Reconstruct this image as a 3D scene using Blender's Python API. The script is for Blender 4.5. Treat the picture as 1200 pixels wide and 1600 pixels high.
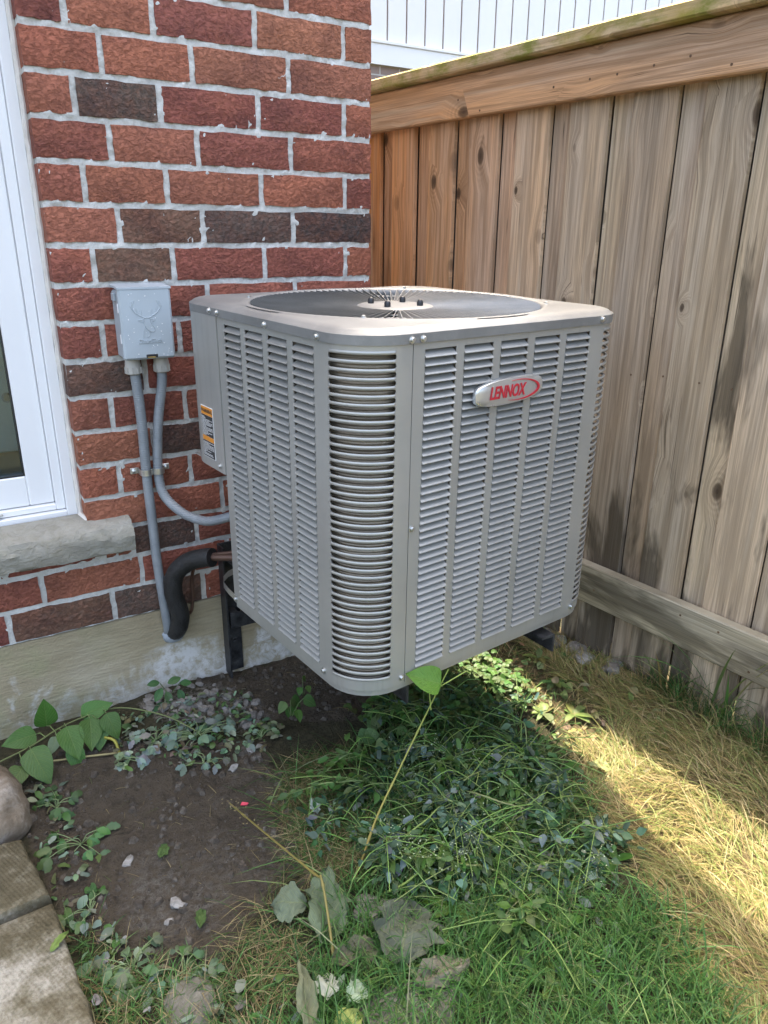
import bpy, math, random
import numpy as np
from mathutils import Vector, Matrix, noise as mnoise

random.seed(7); RNG = np.random.default_rng(11)
for o in list(bpy.data.objects): bpy.data.objects.remove(o)
scene = bpy.context.scene
col = scene.collection
R = math.radians

# ------------------------------------------------------------------ camera
CAM = Vector((-1.1533, -1.9742, 1.2897))
PITCH, HEAD, ROLL = 0.35729, 1.02291, 0.008806
fwd = Vector((math.cos(HEAD)*math.cos(PITCH), math.sin(HEAD)*math.cos(PITCH), -math.sin(PITCH)))
rgt = Vector((math.sin(HEAD), -math.cos(HEAD), 0)); upv = rgt.cross(fwd)
r2 = math.cos(ROLL)*rgt + math.sin(ROLL)*upv; u2 = -math.sin(ROLL)*rgt + math.cos(ROLL)*upv
cd = bpy.data.cameras.new('camera'); cam = bpy.data.objects.new('camera', cd); col.objects.link(cam)
cd.sensor_fit = 'VERTICAL'; cd.sensor_height = 36; cd.lens = 36*1174.556/1600
cd.clip_start = 0.02; cd.clip_end = 2000
cam.matrix_world = Matrix(((r2.x, u2.x, -fwd.x, CAM.x), (r2.y, u2.y, -fwd.y, CAM.y), (r2.z, u2.z, -fwd.z, CAM.z), (0, 0, 0, 1)))
scene.camera = cam

# ------------------------------------------------------------------ sky, sun, exposure
SUN_AZ, SUN_EL = R(78), R(66)
world = bpy.data.worlds.new('World'); scene.world = world; world.use_nodes = True
wn = world.node_tree; wn.nodes.clear()
sky = wn.nodes.new('ShaderNodeTexSky'); sky.sky_type = 'NISHITA'; sky.sun_disc = False
sky.sun_elevation = SUN_EL; sky.sun_rotation = R(90) - SUN_AZ; sky.air_density = 0.7; sky.dust_density = 6.0; sky.ozone_density = 0.0
bg = wn.nodes.new('ShaderNodeBackground'); bg.inputs['Strength'].default_value = 0.15
wo = wn.nodes.new('ShaderNodeOutputWorld')
wn.links.new(sky.outputs[0], bg.inputs[0]); wn.links.new(bg.outputs[0], wo.inputs[0])
sl = bpy.data.lights.new('sun', 'SUN'); sl.energy = 2.0; sl.angle = R(0.5); sl.color = (1, 0.93, 0.80)
sun = bpy.data.objects.new('sun', sl); col.objects.link(sun)
sd = Vector((math.cos(SUN_AZ)*math.cos(SUN_EL), math.sin(SUN_AZ)*math.cos(SUN_EL), math.sin(SUN_EL)))
sun.rotation_euler = sd.to_track_quat('Z', 'Y').to_euler(); sun.location = (3, 6, 9)
vs = scene.view_settings; vs.view_transform = 'Standard'; vs.look = 'None'; vs.gamma = 1.0; vs.use_curve_mapping = False
vs.exposure = 3.05
vs.use_white_balance = True; vs.white_balance_temperature = 7050; vs.white_balance_tint = 5.0
cy = scene.cycles; cy.max_bounces = 6; cy.diffuse_bounces = 3; cy.glossy_bounces = 3; cy.transmission_bounces = 4; cy.transparent_max_bounces = 6; cy.caustics_reflective = False; cy.caustics_refractive = False

# ------------------------------------------------------------------ material helper
class NT:
    def __init__(s, name):
        s.m = bpy.data.materials.new(name); s.m.use_nodes = True
        s.t = s.m.node_tree; s.t.nodes.clear()
        s.out = s.t.nodes.new('ShaderNodeOutputMaterial')
    def n(s, typ, ins=None, **props):
        nd = s.t.nodes.new('ShaderNode'+typ)
        for k, v in props.items(): setattr(nd, k, v)
        for k, v in (ins or {}).items():
            sock = nd.inputs[k]
            if isinstance(v, bpy.types.NodeSocket): s.t.links.new(v, sock)
            else:
                if isinstance(v, (tuple, list)) and len(v) == 3 and sock.type == 'RGBA': v = (*v, 1)
                sock.default_value = v
        return nd
    def math(s, op, a, b=0.0, c=None, clamp=False):
        ins = {0: a, 1: b}
        if c is not None: ins[2] = c
        return s.n('Math', ins, operation=op, use_clamp=clamp).outputs[0]
    def vmath(s, op, a, b):
        return s.n('VectorMath', {0: a, 1: b}, operation=op).outputs[0]
    def noise(s, vec, scale, detail=4, rough=.55, dist=0.0):
        return s.n('TexNoise', {'Vector': vec, 'Scale': scale, 'Detail': detail, 'Roughness': rough, 'Distortion': dist}).outputs[0]
    def vor(s, vec, scale, feature='F1', rnd=1.0, out='Distance'):
        return s.n('TexVoronoi', {'Vector': vec, 'Scale': scale, 'Randomness': rnd}, feature=feature).outputs[out]
    def ramp(s, fac, stops, interp='LINEAR'):
        nd = s.n('ValToRGB', {0: fac}); cr = nd.color_ramp; cr.interpolation = interp
        while len(cr.elements) > 1: cr.elements.remove(cr.elements[-1])
        for i, (p, c) in enumerate(stops):
            e = cr.elements[0] if i == 0 else cr.elements.new(p)
            e.position = p
            if isinstance(c, (int, float)): c = (c, c, c)
            e.color = (*c, 1)
        return nd.outputs[0]
    def mix(s, fac, a, b, mode='MIX'):
        nd = s.n('Mix', data_type='RGBA', blend_type=mode)
        for k, v in ((0, fac), (6, a), (7, b)):
            if isinstance(v, bpy.types.NodeSocket): s.t.links.new(v, nd.inputs[k])
            else: nd.inputs[k].default_value = v if k == 0 else ((*v, 1) if len(v) == 3 else v)
        return nd.outputs[2]
    def pos(s): return s.n('NewGeometry').outputs['Position']
    def obj(s): return s.n('TexCoord').outputs['Object']
    def sep(s, v): return s.n('SeparateXYZ', {0: v}).outputs
    def info(s, o): return s.n('ObjectInfo').outputs[o]
    def map(s, v, scale=(1, 1, 1), loc=(0, 0, 0)):
        return s.n('Mapping', {'Vector': v, 'Scale': scale, 'Location': loc}).outputs[0]
    def bump(s, h, strength=.5, dist=.01, normal=None):
        ins = {'Strength': strength, 'Distance': dist, 'Height': h}
        if normal is not None: ins['Normal'] = normal
        return s.n('Bump', ins).outputs[0]
    def fin(s, color, rough=.6, metal=0.0, normal=None, spec=.5, transl=0.0, coat=0.0):
        ins = {'Base Color': color, 'Roughness': rough, 'Metallic': metal, 'Specular IOR Level': spec, 'Coat Weight': coat}
        if normal is not None: ins['Normal'] = normal
        p = s.n('BsdfPrincipled', ins); sh = p.outputs[0]
        if transl:
            tr = s.n('BsdfTranslucent', {'Color': color})
            if normal is not None: s.t.links.new(normal, tr.inputs['Normal'])
            sh = s.n('MixShader', {0: transl, 1: sh, 2: tr.outputs[0]}).outputs[0]
        s.t.links.new(sh, s.out.inputs[0]); return s.m

M = {}
def m_plain(name, c, rough=.5, metal=0.0, var=.12, scale=30, bump=.1, bdist=.002, spec=.5):
    t = NT(name); p = t.pos(); n = t.noise(p, scale, 5)
    lo = tuple(v*(1-var) for v in c); hi = tuple(min(1, v*(1+var)) for v in c)
    cc = t.ramp(n, [(.3, lo), (.7, hi)])
    rr = t.math('MULTIPLY_ADD', n, .25, rough-.12)
    M[name] = t.fin(cc, rr, metal, t.bump(t.noise(p, scale*6, 3), bump, bdist), spec); return M[name]

# brick: bark-textured clay; colour of each brick comes from its object colour
t = NT('brick_clay'); p = t.pos(); off = t.n('CombineXYZ', {0: t.math('MULTIPLY', t.info('Random'), 37.0), 2: t.math('MULTIPLY', t.info('Random'), 91.0)}).outputs[0]
q = t.vmath('ADD', p, off); base = t.info('Color')
n1 = t.noise(q, 9, 4, .6); n2 = t.noise(q, 60, 6, .65, .4)
flash = t.ramp(t.noise(t.map(q, (7, 7, 9)), 1.0, 3), [(.48, 0), (.68, 1)])
c = t.mix(t.math('MULTIPLY', flash, .6), base, (.08, .032, .034))
c = t.mix(t.ramp(n2, [(.35, 0), (.7, .55)]), c, t.mix(.6, base, (.42, .16, .09)))
c = t.mix(t.ramp(n1, [(.3, .3), (.7, 0)]), c, t.mix(.5, base, (.05, .03, .025)))
eff = t.ramp(t.noise(q, 130, 5, .7), [(.68, 0), (.8, 1)])                                     # lime specks
c = t.mix(t.math('MULTIPLY', eff, .6), c, (.5, .46, .42))
ridg = t.noise(t.map(q, (34, 34, 50)), 1.0, 7, .7, .3)
rid2 = t.vor(t.vmath('ADD', t.map(q, (48, 48, 75)), t.n('CombineXYZ', {0: t.math('MULTIPLY', n2, 2.0), 2: t.math('MULTIPLY', n2, 2.0)}).outputs[0]), 1.0, 'DISTANCE_TO_EDGE')
h = t.math('ADD', t.math('MULTIPLY', ridg, 1.2), t.math('MULTIPLY', t.math('MINIMUM', rid2, .35), .9))
h = t.math('ADD', h, t.math('MULTIPLY', n2, .35))
fis = t.noise(t.map(q, (85, 85, 110)), 1.0, 6, .72, .2)
c = t.mix(t.ramp(fis, [(.37, .30), (.46, 0)]), c, t.mix(.5, base, (.06, .035, .03)))                   # shade of the fissures darkened into the clay colour
c = t.mix(t.ramp(t.noise(t.map(q, (5, 5, 8)), 1.0, 3), [(.5, 0), (.66, .4)]), c, t.mix(.5, c, (.46, .17, .085)))
h = t.math('ADD', h, t.math('MULTIPLY', t.ramp(fis, [(.36, 0), (.50, 1)]), .5))
M['brick_clay'] = t.fin(c, .86, 0, t.bump(h, .8, .010), .25)

t = NT('mortar'); p = t.pos(); n1 = t.noise(p, 14, 5, .6); n2 = t.noise(p, 170, 5, .7)
c = t.ramp(n1, [(.25, (.46, .45, .42)), (.5, (.58, .57, .53)), (.75, (.70, .69, .66))])
c = t.mix(t.ramp(n2, [(.3, .4), (.55, 0)]), c, (.33, .31, .28))
M['mortar'] = t.fin(c, .95, 0, t.bump(n2, .6, .005), .15)

t = NT('concrete'); p = t.pos(); xyz = t.sep(p)
n1 = t.noise(t.map(p, (3, 3, 6)), 1.0, 6, .62); n2 = t.noise(t.map(p, (9, 9, 130)), 1.0, 5, .6, .3); n3 = t.noise(p, 160, 4)
c = t.ramp(n1, [(.25, (.25, .20, .125)), (.5, (.36, .305, .20)), (.75, (.45, .395, .29))])
c = t.mix(t.ramp(n2, [(.35, .4), (.6, 0)]), c, (.20, .17, .115))
damp = t.math('SUBTRACT', t.noise(t.map(p, (7, 7, 5)), 1.0, 6, .6, .5), t.math('MULTIPLY', xyz[2], 1.7))
lime = t.math('MULTIPLY', t.ramp(damp, [(.36, 0), (.48, 1)]), t.ramp(t.noise(p, 22, 6, .7, .8), [(.42, .1), (.6, 1)]))
gx = t.math('SUBTRACT', 1.0, t.math('MULTIPLY', t.math('ABSOLUTE', t.math('ADD', xyz[0], .66)), 4.5))
run = t.math('MULTIPLY', t.math('ADD', gx, t.math('SUBTRACT', t.noise(t.map(p, (14, 14, 7)), 1.0, 6, .65, .6), .5)), t.ramp(t.math('MULTIPLY', xyz[2], 4.0), [(.0, 1), (.58, .55), (.72, 0)]))
lime = t.math('MAXIMUM', lime, t.math('MULTIPLY', t.ramp(run, [(.28, 0), (.55, .9)]), t.ramp(t.noise(p, 34, 5, .7), [(.38, .15), (.56, 1)])))
c = t.mix(lime, c, (.62, .61, .59))
gr = t.math('MULTIPLY', t.ramp(damp, [(.42, 0), (.6, .7)]), t.ramp(t.noise(p, 12, 4), [(.45, 0), (.62, 1)]))
c = t.mix(gr, c, (.20, .19, .14))
mos = t.math('MULTIPLY', t.ramp(t.math('MULTIPLY', xyz[0], -1.0), [(.80, 0), (1.0, .4)]), t.ramp(t.noise(p, 10, 5), [(.45, 0), (.65, 1)]))
c = t.mix(mos, c, (.27, .29, .15))
M['concrete'] = t.fin(c, .9, 0, t.bump(t.math('ADD', t.math('MULTIPLY', n2, .8), n3), .45, .006), .2)

t = NT('sill_stone'); p = t.pos(); n1 = t.noise(p, 9, 6, .65); n2 = t.noise(t.map(p, (40, 40, 60)), 1.0, 6, .65, .8)
c = t.ramp(n1, [(.3, (.22, .20, .15)), (.6, (.36, .34, .28)), (.8, (.48, .46, .41))])
c = t.mix(t.ramp(n2, [(.4, .5), (.6, 0)]), c, (.36, .34, .30))
M['sill_stone'] = t.fin(c, .9, 0, t.bump(n2, .8, .01), .2)
t = NT('sill_top'); p = t.pos(); n1 = t.noise(p, 11, 6, .65)
c = t.ramp(n1, [(.3, (.22, .21, .15)), (.55, (.36, .34, .27)), (.75, (.48, .46, .40))])
M['sill_top'] = t.fin(c, .9, 0, t.bump(t.noise(p, 120, 5), .4, .003), .2)

m_plain('vinyl', (.80, .80, .80), .35, 0, .02, 6, .02); m_plain('caulk', (.70, .66, .60), .7, 0, .08, 40, .4, .004)
m_plain('room_wall', (.70, .72, .71), .8); m_plain('room_floor', (.055, .05, .045), .35, 0, .3, 8)
m_plain('cabinet_paint', (.55, .68, .73), .35, 0, .06, 5, .02); m_plain('chrome', (.7, .7, .7), .2, 1.0, .03)
t = NT('window_glass'); fr = t.n('Fresnel', {'IOR': 1.5}).outputs[0]
gl = t.n('BsdfGlossy', {'Color': (.9, .95, .95), 'Roughness': .02}); tr = t.n('BsdfTransparent', {'Color': (.78, .86, .86)})
mx = t.n('MixShader', {0: t.math('MULTIPLY_ADD', fr, 1.0, .05), 1: tr.outputs[0], 2: gl.outputs[0]}); t.t.links.new(mx.outputs[0], t.out.inputs[0]); M['window_glass'] = t.m

# weathered cedar: object colour sets each board's tone, alpha unused
def wood(name, axis, moss=0.0, stain=0.0):
    t = NT(name); o = t.obj(); rnd = t.info('Random'); base = t.info('Color')
    off = t.n('CombineXYZ', {0: t.math('MULTIPLY', rnd, 13.0), 1: t.math('MULTIPLY', rnd, 7.0), 2: t.math('MULTIPLY', rnd, 29.0)}).outputs[0]
    q = t.vmath('ADD', o, off); s = t.sep(q)
    along, across = (s[2], s[0]) if axis == 'z' else (s[0], s[2])
    # knots: sparse cells in the board plane
    kv = t.n('CombineXYZ', {0: t.math('MULTIPLY', across, 7.5), 1: t.math('MULTIPLY', along, 4.2)}).outputs[0]
    vo = t.n('TexVoronoi', {'Vector': kv, 'Scale': 1.0, 'Randomness': 1.0}, voronoi_dimensions='2D')
    kd = vo.outputs['Distance']; kr = t.sep(vo.outputs['Color'])[0]
    has = t.ramp(kr, [(.62, 0), (.63, .45), (.85, 1)], 'CONSTANT')
    kd = t.math('DIVIDE', t.math('ADD', kd, t.math('MULTIPLY_ADD', t.noise(t.vmath('ADD', q, (0, 0, 0)), 60, 3), .03, -.015)), t.math('MULTIPLY_ADD', t.sep(vo.outputs['Color'])[1], 1.2, .45))
    kn = t.math('MULTIPLY', t.ramp(kd, [(.045, 1), (.10, 0)]), has)
    halo = t.math('MULTIPLY', t.ramp(kd, [(.05, 1), (.34, 0)]), has)
    warp = t.math('MULTIPLY', halo, .035)
    gx = t.math('ADD', across, warp)
    gv = t.n('CombineXYZ', {0: t.math('MULTIPLY', gx, 55.0), 1: t.math('MULTIPLY', along, 1.6)}).outputs[0]
    g1 = t.noise(gv, 1.0, 6, .6, .6)
    gv2 = t.n('CombineXYZ', {0: t.math('MULTIPLY', gx, 320.0), 1: t.math('MULTIPLY', along, 5.0)}).outputs[0]
    g2 = t.noise(gv2, 1.0, 4, .6)
    broad = t.noise(t.n('CombineXYZ', {0: t.math('MULTIPLY', across, 9.0), 1: t.math('MULTIPLY', along, .9)}).outputs[0], 1.0, 5, .6)
    c = t.mix(t.ramp(broad, [(.40, 0), (.62, .7)]), base, t.mix(.55, base, (.44, .415, .375)))
    c = t.mix(t.ramp(g1, [(.41, .60), (.55, 0)]), c, t.mix(.65, base, (.035, .025, .015)))
    c = t.mix(t.ramp(g2, [(.38, .5), (.58, 0)]), c, t.mix(.6, base, (.05, .04, .03)))
    c = t.mix(t.ramp(t.noise(gv, .6, 3), [(.55, 0), (.7, .35)]), c, (.62, .53, .41))
    crk = t.noise(t.n('CombineXYZ', {0: t.math('MULTIPLY', gx, 40.0), 1: t.math('MULTIPLY', along, .55)}).outputs[0], 1.0, 3, .5, .3)
    crk = t.math('MULTIPLY', t.ramp(t.math('ABSOLUTE', t.math('SUBTRACT', crk, .5)), [(.002, 1), (.007, 0)]), t.ramp(t.noise(q, 3.0, 3), [(.5, 0), (.6, 1)]))
    c = t.mix(t.math('MULTIPLY', crk, .75), c, (.05, .035, .022))
    ringn = t.math('SINE', t.math('MULTIPLY', kd, 120.0))
    c = t.mix(t.math('MULTIPLY', t.math('MULTIPLY', halo, halo), t.math('MULTIPLY_ADD', ringn, .25, .3)), c, (.10, .06, .035))
    c = t.mix(t.math('MULTIPLY', kn, .8), c, (.035, .02, .012))
    if stain:
        z = t.sep(t.pos())[2]
        f = t.math('SUBTRACT', t.noise(t.n('CombineXYZ', {0: t.math('MULTIPLY', across, 6.0), 1: t.math('MULTIPLY', along, 1.4)}).outputs[0], 1.0, 5, .6, .4), t.math('MULTIPLY', z, .20))
        c = t.mix(t.math('MULTIPLY', t.ramp(f, [(.42, 0), (.50, 1)]), stain), c, (.045, .036, .024))
    if moss:
        f = t.ramp(t.noise(t.n('CombineXYZ', {0: t.math('MULTIPLY', along, 11.0), 1: t.math('MULTIPLY', across, 20.0)}).outputs[0], 1.0, 5, .65), [(.44, 0), (.62, 1)])
        c = t.mix(t.math('MULTIPLY', f, moss), c, (.17, .19, .028))
        f2 = t.ramp(t.noise(o, 5.0, 4), [(.5, 0), (.7, .5)])
        c = t.mix(f2, c, (.40, .30, .07))
    hgt = t.math('ADD', t.math('MULTIPLY', g1, .7), t.math('ADD', t.math('MULTIPLY', g2, .5), t.math('MULTIPLY', kn, -.6)))
    M[name] = t.fin(c, .82, 0, t.bump(hgt, .5, .004), .25)
wood('cedar_board', 'z', 0, .75); wood('cedar_rail', 'x', 0, .65); wood('cedar_fascia', 'x', .0, 0); wood('cedar_cap', 'x', .85, 0)

# air conditioner paints and metals
t = NT('ac_paint'); p = t.pos(); n1 = t.noise(p, 5, 5, .6); n2 = t.noise(p, 900, 2)
c = t.ramp(n1, [(.3, (.375, .374, .352)), (.7, (.43, .428, .402))])
stk = t.noise(t.map(p, (60, 60, 1.6)), 1.0, 4, .6)
c = t.mix(t.ramp(stk, [(.56, 0), (.72, .35)]), c, (.27, .25, .22)); c = t.mix(t.ramp(t.noise(p, 2.5, 5, .7), [(.5, 0), (.75, .3)]), c, (.46, .43, .38))
dirt = t.ramp(t.noise(p, 260, 3), [(.74, 0), (.78, 1)])
c = t.mix(t.math('MULTIPLY', dirt, .35), c, (.55, .53, .5))
M['ac_paint'] = t.fin(c, t.math('MULTIPLY_ADD', t.noise(p, 18, 4), .18, .33), .45, t.bump(n2, .06, .001), .5)
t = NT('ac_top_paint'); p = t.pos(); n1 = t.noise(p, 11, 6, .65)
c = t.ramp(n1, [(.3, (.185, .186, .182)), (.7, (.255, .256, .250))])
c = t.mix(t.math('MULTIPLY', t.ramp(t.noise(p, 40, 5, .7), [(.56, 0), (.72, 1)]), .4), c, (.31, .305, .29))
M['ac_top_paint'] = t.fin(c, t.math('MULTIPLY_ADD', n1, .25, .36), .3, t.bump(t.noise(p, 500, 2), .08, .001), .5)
t = NT('coil_fins'); p = t.pos(); z = t.sep(p)[2]
st = t.math('SINE', t.math('MULTIPLY', z, 1100.0)); n1 = t.noise(t.map(p, (4, 4, 60)), 1.0, 4)
c = t.ramp(n1, [(.3, (.14, .115, .09)), (.55, (.30, .25, .19)), (.75, (.42, .36, .28))])
M['coil_fins'] = t.fin(c, .45, .6, t.bump(t.math('ADD', st, t.noise(p, 700, 2)), .5, .002), .4)
m_plain('zinc', (.62, .63, .62), .32, .9, .12, 60, .15); m_plain('black_plastic', (.02, .02, .022), .4, 0, .2)
m_plain('badge_silver', (.62, .64, .65), .28, .75, .03, 8, .01); m_plain('badge_red', (.50, .025, .04), .35, 0, .05)
m_plain('label_white', (.78, .78, .76), .45, 0, .03); m_plain('label_black', (.025, .028, .03), .45); m_plain('label_orange', (.75, .28, .03), .45, 0, .04)
m_plain('grey_plastic', (.40, .45, .48), .42, 0, .05, 14, .05); m_plain('beige_plastic', (.42, .40, .36), .5, 0, .08, 20, .1)
t = NT('conduit_grey'); p = t.pos(); z = t.sep(p)
c = t.ramp(t.noise(p, 20, 4), [(.3, (.20, .22, .235)), (.7, (.27, .29, .305))])
sp = t.ramp(t.noise(p, 240, 2), [(.70, 0), (.74, .5)]); c = t.mix(sp, c, (.6, .62, .62))
M['conduit_grey'] = t.fin(c, .42, 0, t.bump(t.math('SINE', t.math('MULTIPLY', z[2], 1300.0)), .25, .002), .5)
m_plain('sealant_grey', (.28, .31, .34), .5, 0, .1, 25, .3, .004)
m_plain('pipe_foam', (.018, .018, .018), .55, 0, .35, 35, .6, .004); m_plain('copper', (.13, .075, .055), .5, .5, .25, 25, .15)
t = NT('black_iron'); p = t.pos(); n1 = t.noise(p, 35, 6, .7)
c = t.ramp(n1, [(.35, (.012, .012, .014)), (.6, (.05, .052, .056)), (.8, (.13, .135, .14))])
M['black_iron'] = t.fin(c, t.math('MULTIPLY_ADD', n1, .4, .25), .3, t.bump(t.noise(p, 150, 4), .3, .002), .5)
m_plain('rusty_nail', (.16, .10, .065), .6, .5, .4, 80); m_plain('brass', (.35, .24, .08), .5, .4, .2, 60)

# neighbour
m_plain('siding_white', (.80, .80, .79), .5, 0, .02, 2, .03); m_plain('trim_white', (.82, .83, .84), .45, 0, .015, 2, .02); m_plain('siding_joint', (.46, .30, .24), .7, 0, .1)
t = NT('neighbour_brick'); p = t.pos(); br = t.n('TexBrick', {'Vector': t.n('CombineXYZ', {0: t.sep(p)[0], 1: t.sep(p)[2]}).outputs[0], 'Color1': (.33, .25, .22, 1), 'Color2': (.26, .20, .18, 1), 'Mortar': (.5, .48, .45, 1), 'Scale': 1.0, 'Mortar Size': .007, 'Brick Width': .25, 'Row Height': .09})
M['neighbour_brick'] = t.fin(br.outputs[0], .9, 0, t.bump(br.outputs[1], .5, -.01))
m_plain('roof_shingle', (.06, .06, .06), .9, 0, .3, 12, .6, .01)

# ground: region colours in a face-corner attribute (r = bare soil, g = dry thatch and painted warm glow, b = crumbly limestone soil)
t = NT('soil'); at = t.n('VertexColor', layer_name='region').outputs[0]; rg = t.n('SeparateColor', {0: at}).outputs
p = t.pos(); n1 = t.noise(p, 9, 6, .65); n2 = t.noise(p, 60, 6, .7); n3 = t.noise(p, 300, 4, .7)
soil = t.ramp(n1, [(.3, (.072, .057, .040)), (.6, (.110, .089, .063)), (.8, (.150, .123, .090))])
soil = t.mix(t.ramp(n2, [(.5, 0), (.72, .5)]), soil, (.13, .11, .095))
soil = t.mix(t.ramp(n3, [(.66, 0), (.74, .6)]), soil, (.22, .20, .17)); soil = t.mix(t.ramp(t.noise(p, 26, 6, .75, .5), [(.36, .6), (.5, 0)]), soil, (.034, .027, .020))
hum = t.ramp(n2, [(.3, (.030, .028, .016)), (.7, (.085, .075, .040))])
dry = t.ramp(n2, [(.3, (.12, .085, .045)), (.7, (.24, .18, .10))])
gry = t.ramp(n3, [(.3, (.10, .09, .075)), (.7, (.25, .23, .20))])
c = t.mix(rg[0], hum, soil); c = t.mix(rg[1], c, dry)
c = t.mix(t.math('MULTIPLY', rg[2], t.ramp(n2, [(.42, 0), (.58, 1)])), c, gry)
M['soil'] = t.fin(c, .92, 0, t.bump(t.math('ADD', t.math('ADD', n2, t.math('MULTIPLY', t.noise(p, 26, 6, .75, .5), 1.2)), t.math('MULTIPLY', n3, .5)), .9, .018), .25)

t = NT('slab'); p = t.pos(); pr = t.n('VectorRotate', {'Vector': p, 'Angle': R(24)}, rotation_type='Z_AXIS').outputs[0]
s = t.sep(pr); n1 = t.noise(p, 7, 6, .65); n2 = t.noise(p, 90, 5, .7)
wv = t.math('MULTIPLY', t.math('SINE', t.math('MULTIPLY', s[0], 620.0)), t.math('SINE', t.math('MULTIPLY', s[1], 620.0)))
c = t.ramp(n1, [(.38, (.075, .064, .038)), (.50, (.115, .10, .064)), (.56, (.19, .172, .125)), (.66, (.36, .34, .285))])
c = t.mix(t.math('MULTIPLY', t.ramp(wv, [(.1, 0), (.5, .4)]), t.ramp(t.noise(p, 5, 4), [(.48, 0), (.6, 1)])), c, (.10, .085, .055))
c = t.mix(t.ramp(n2, [(.35, .5), (.55, 0)]), c, (.07, .06, .036))
M['slab'] = t.fin(c, .9, 0, t.bump(t.math('ADD', t.math('MULTIPLY', wv, .15), n2), .7, .006), .2)

def rock_mat(name, a, b, c3, sc=14):
    t = NT(name); p = t.pos(); n1 = t.noise(p, sc, 6, .65, .5); n2 = t.noise(p, sc*9, 5, .7)
    c = t.ramp(n1, [(.3, a), (.55, b), (.78, c3)]); c = t.mix(t.ramp(n2, [(.35, .4), (.55, 0)]), c, a)
    M[name] = t.fin(c, .88, 0, t.bump(t.math('ADD', n1, t.math('MULTIPLY', n2, .5)), .6, .008), .25)
rock_mat('boulder', (.10, .075, .05), (.22, .18, .135), (.42, .39, .35), 12)
rock_mat('limestone', (.13, .12, .105), (.22, .205, .185), (.33, .31, .285), 40)
rock_mat('white_stone', (.16, .15, .13), (.34, .33, .31), (.52, .51, .49), 60)
rock_mat('shale', (.10, .095, .075), (.19, .18, .15), (.29, .28, .25), 25)

def foliage(name, rough=.5, transl=.3, spec=.35, veins=False):
    t = NT(name); at = t.n('VertexColor', layer_name='tint').outputs[0]; p = t.pos()
    n = t.noise(p, 90, 4)
    c = t.mix(t.ramp(n, [(.3, .25), (.7, 0)]), at, t.mix(.5, at, (.02, .03, .012)))
    nm = None
    if veins:
        uv = t.sep(t.n('TexCoord').outputs['UV'])
        a = t.math('ABSOLUTE', t.math('SUBTRACT', uv[0], .5))
        ph = t.math('SUBTRACT', t.math('MULTIPLY', uv[1], 9.0), t.math('MULTIPLY', a, 7.0))
        v1 = t.ramp(t.math('ABSOLUTE', t.math('SUBTRACT', t.math('FRACT', ph), .5)), [(.03, 1), (.10, 0)])
        v2 = t.ramp(a, [(.012, 1), (.03, 0)])
        v = t.math('MAXIMUM', v1, v2)
        c = t.mix(t.math('MULTIPLY', v, .35), c, t.mix(.5, at, (.30, .36, .12)))
        holes = t.ramp(t.noise(p, 55, 2), [(.74, 0), (.75, 1)])
        c = t.mix(t.math('MULTIPLY', holes, .8), c, (.04, .035, .015))
        nm = t.bump(t.math('ADD', t.math('MULTIPLY', v, -.6), n), .5, .004)
    M[name] = t.fin(c, rough, 0, nm, spec, transl)
foliage('leaf', .42, .28, .4, True); foliage('small_leaf', .5, .28, .35); foliage('grass_blade', .5, .3, .35); foliage('stalk', .45, .1, .4)
foliage('felt_leaf', .8, .15, .15, True)
rock_mat('soil_crumb', (.045, .036, .028), (.10, .085, .068), (.24, .22, .19), 45)
m_plain('pink_scrap', (.65, .06, .10), .5)

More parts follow.
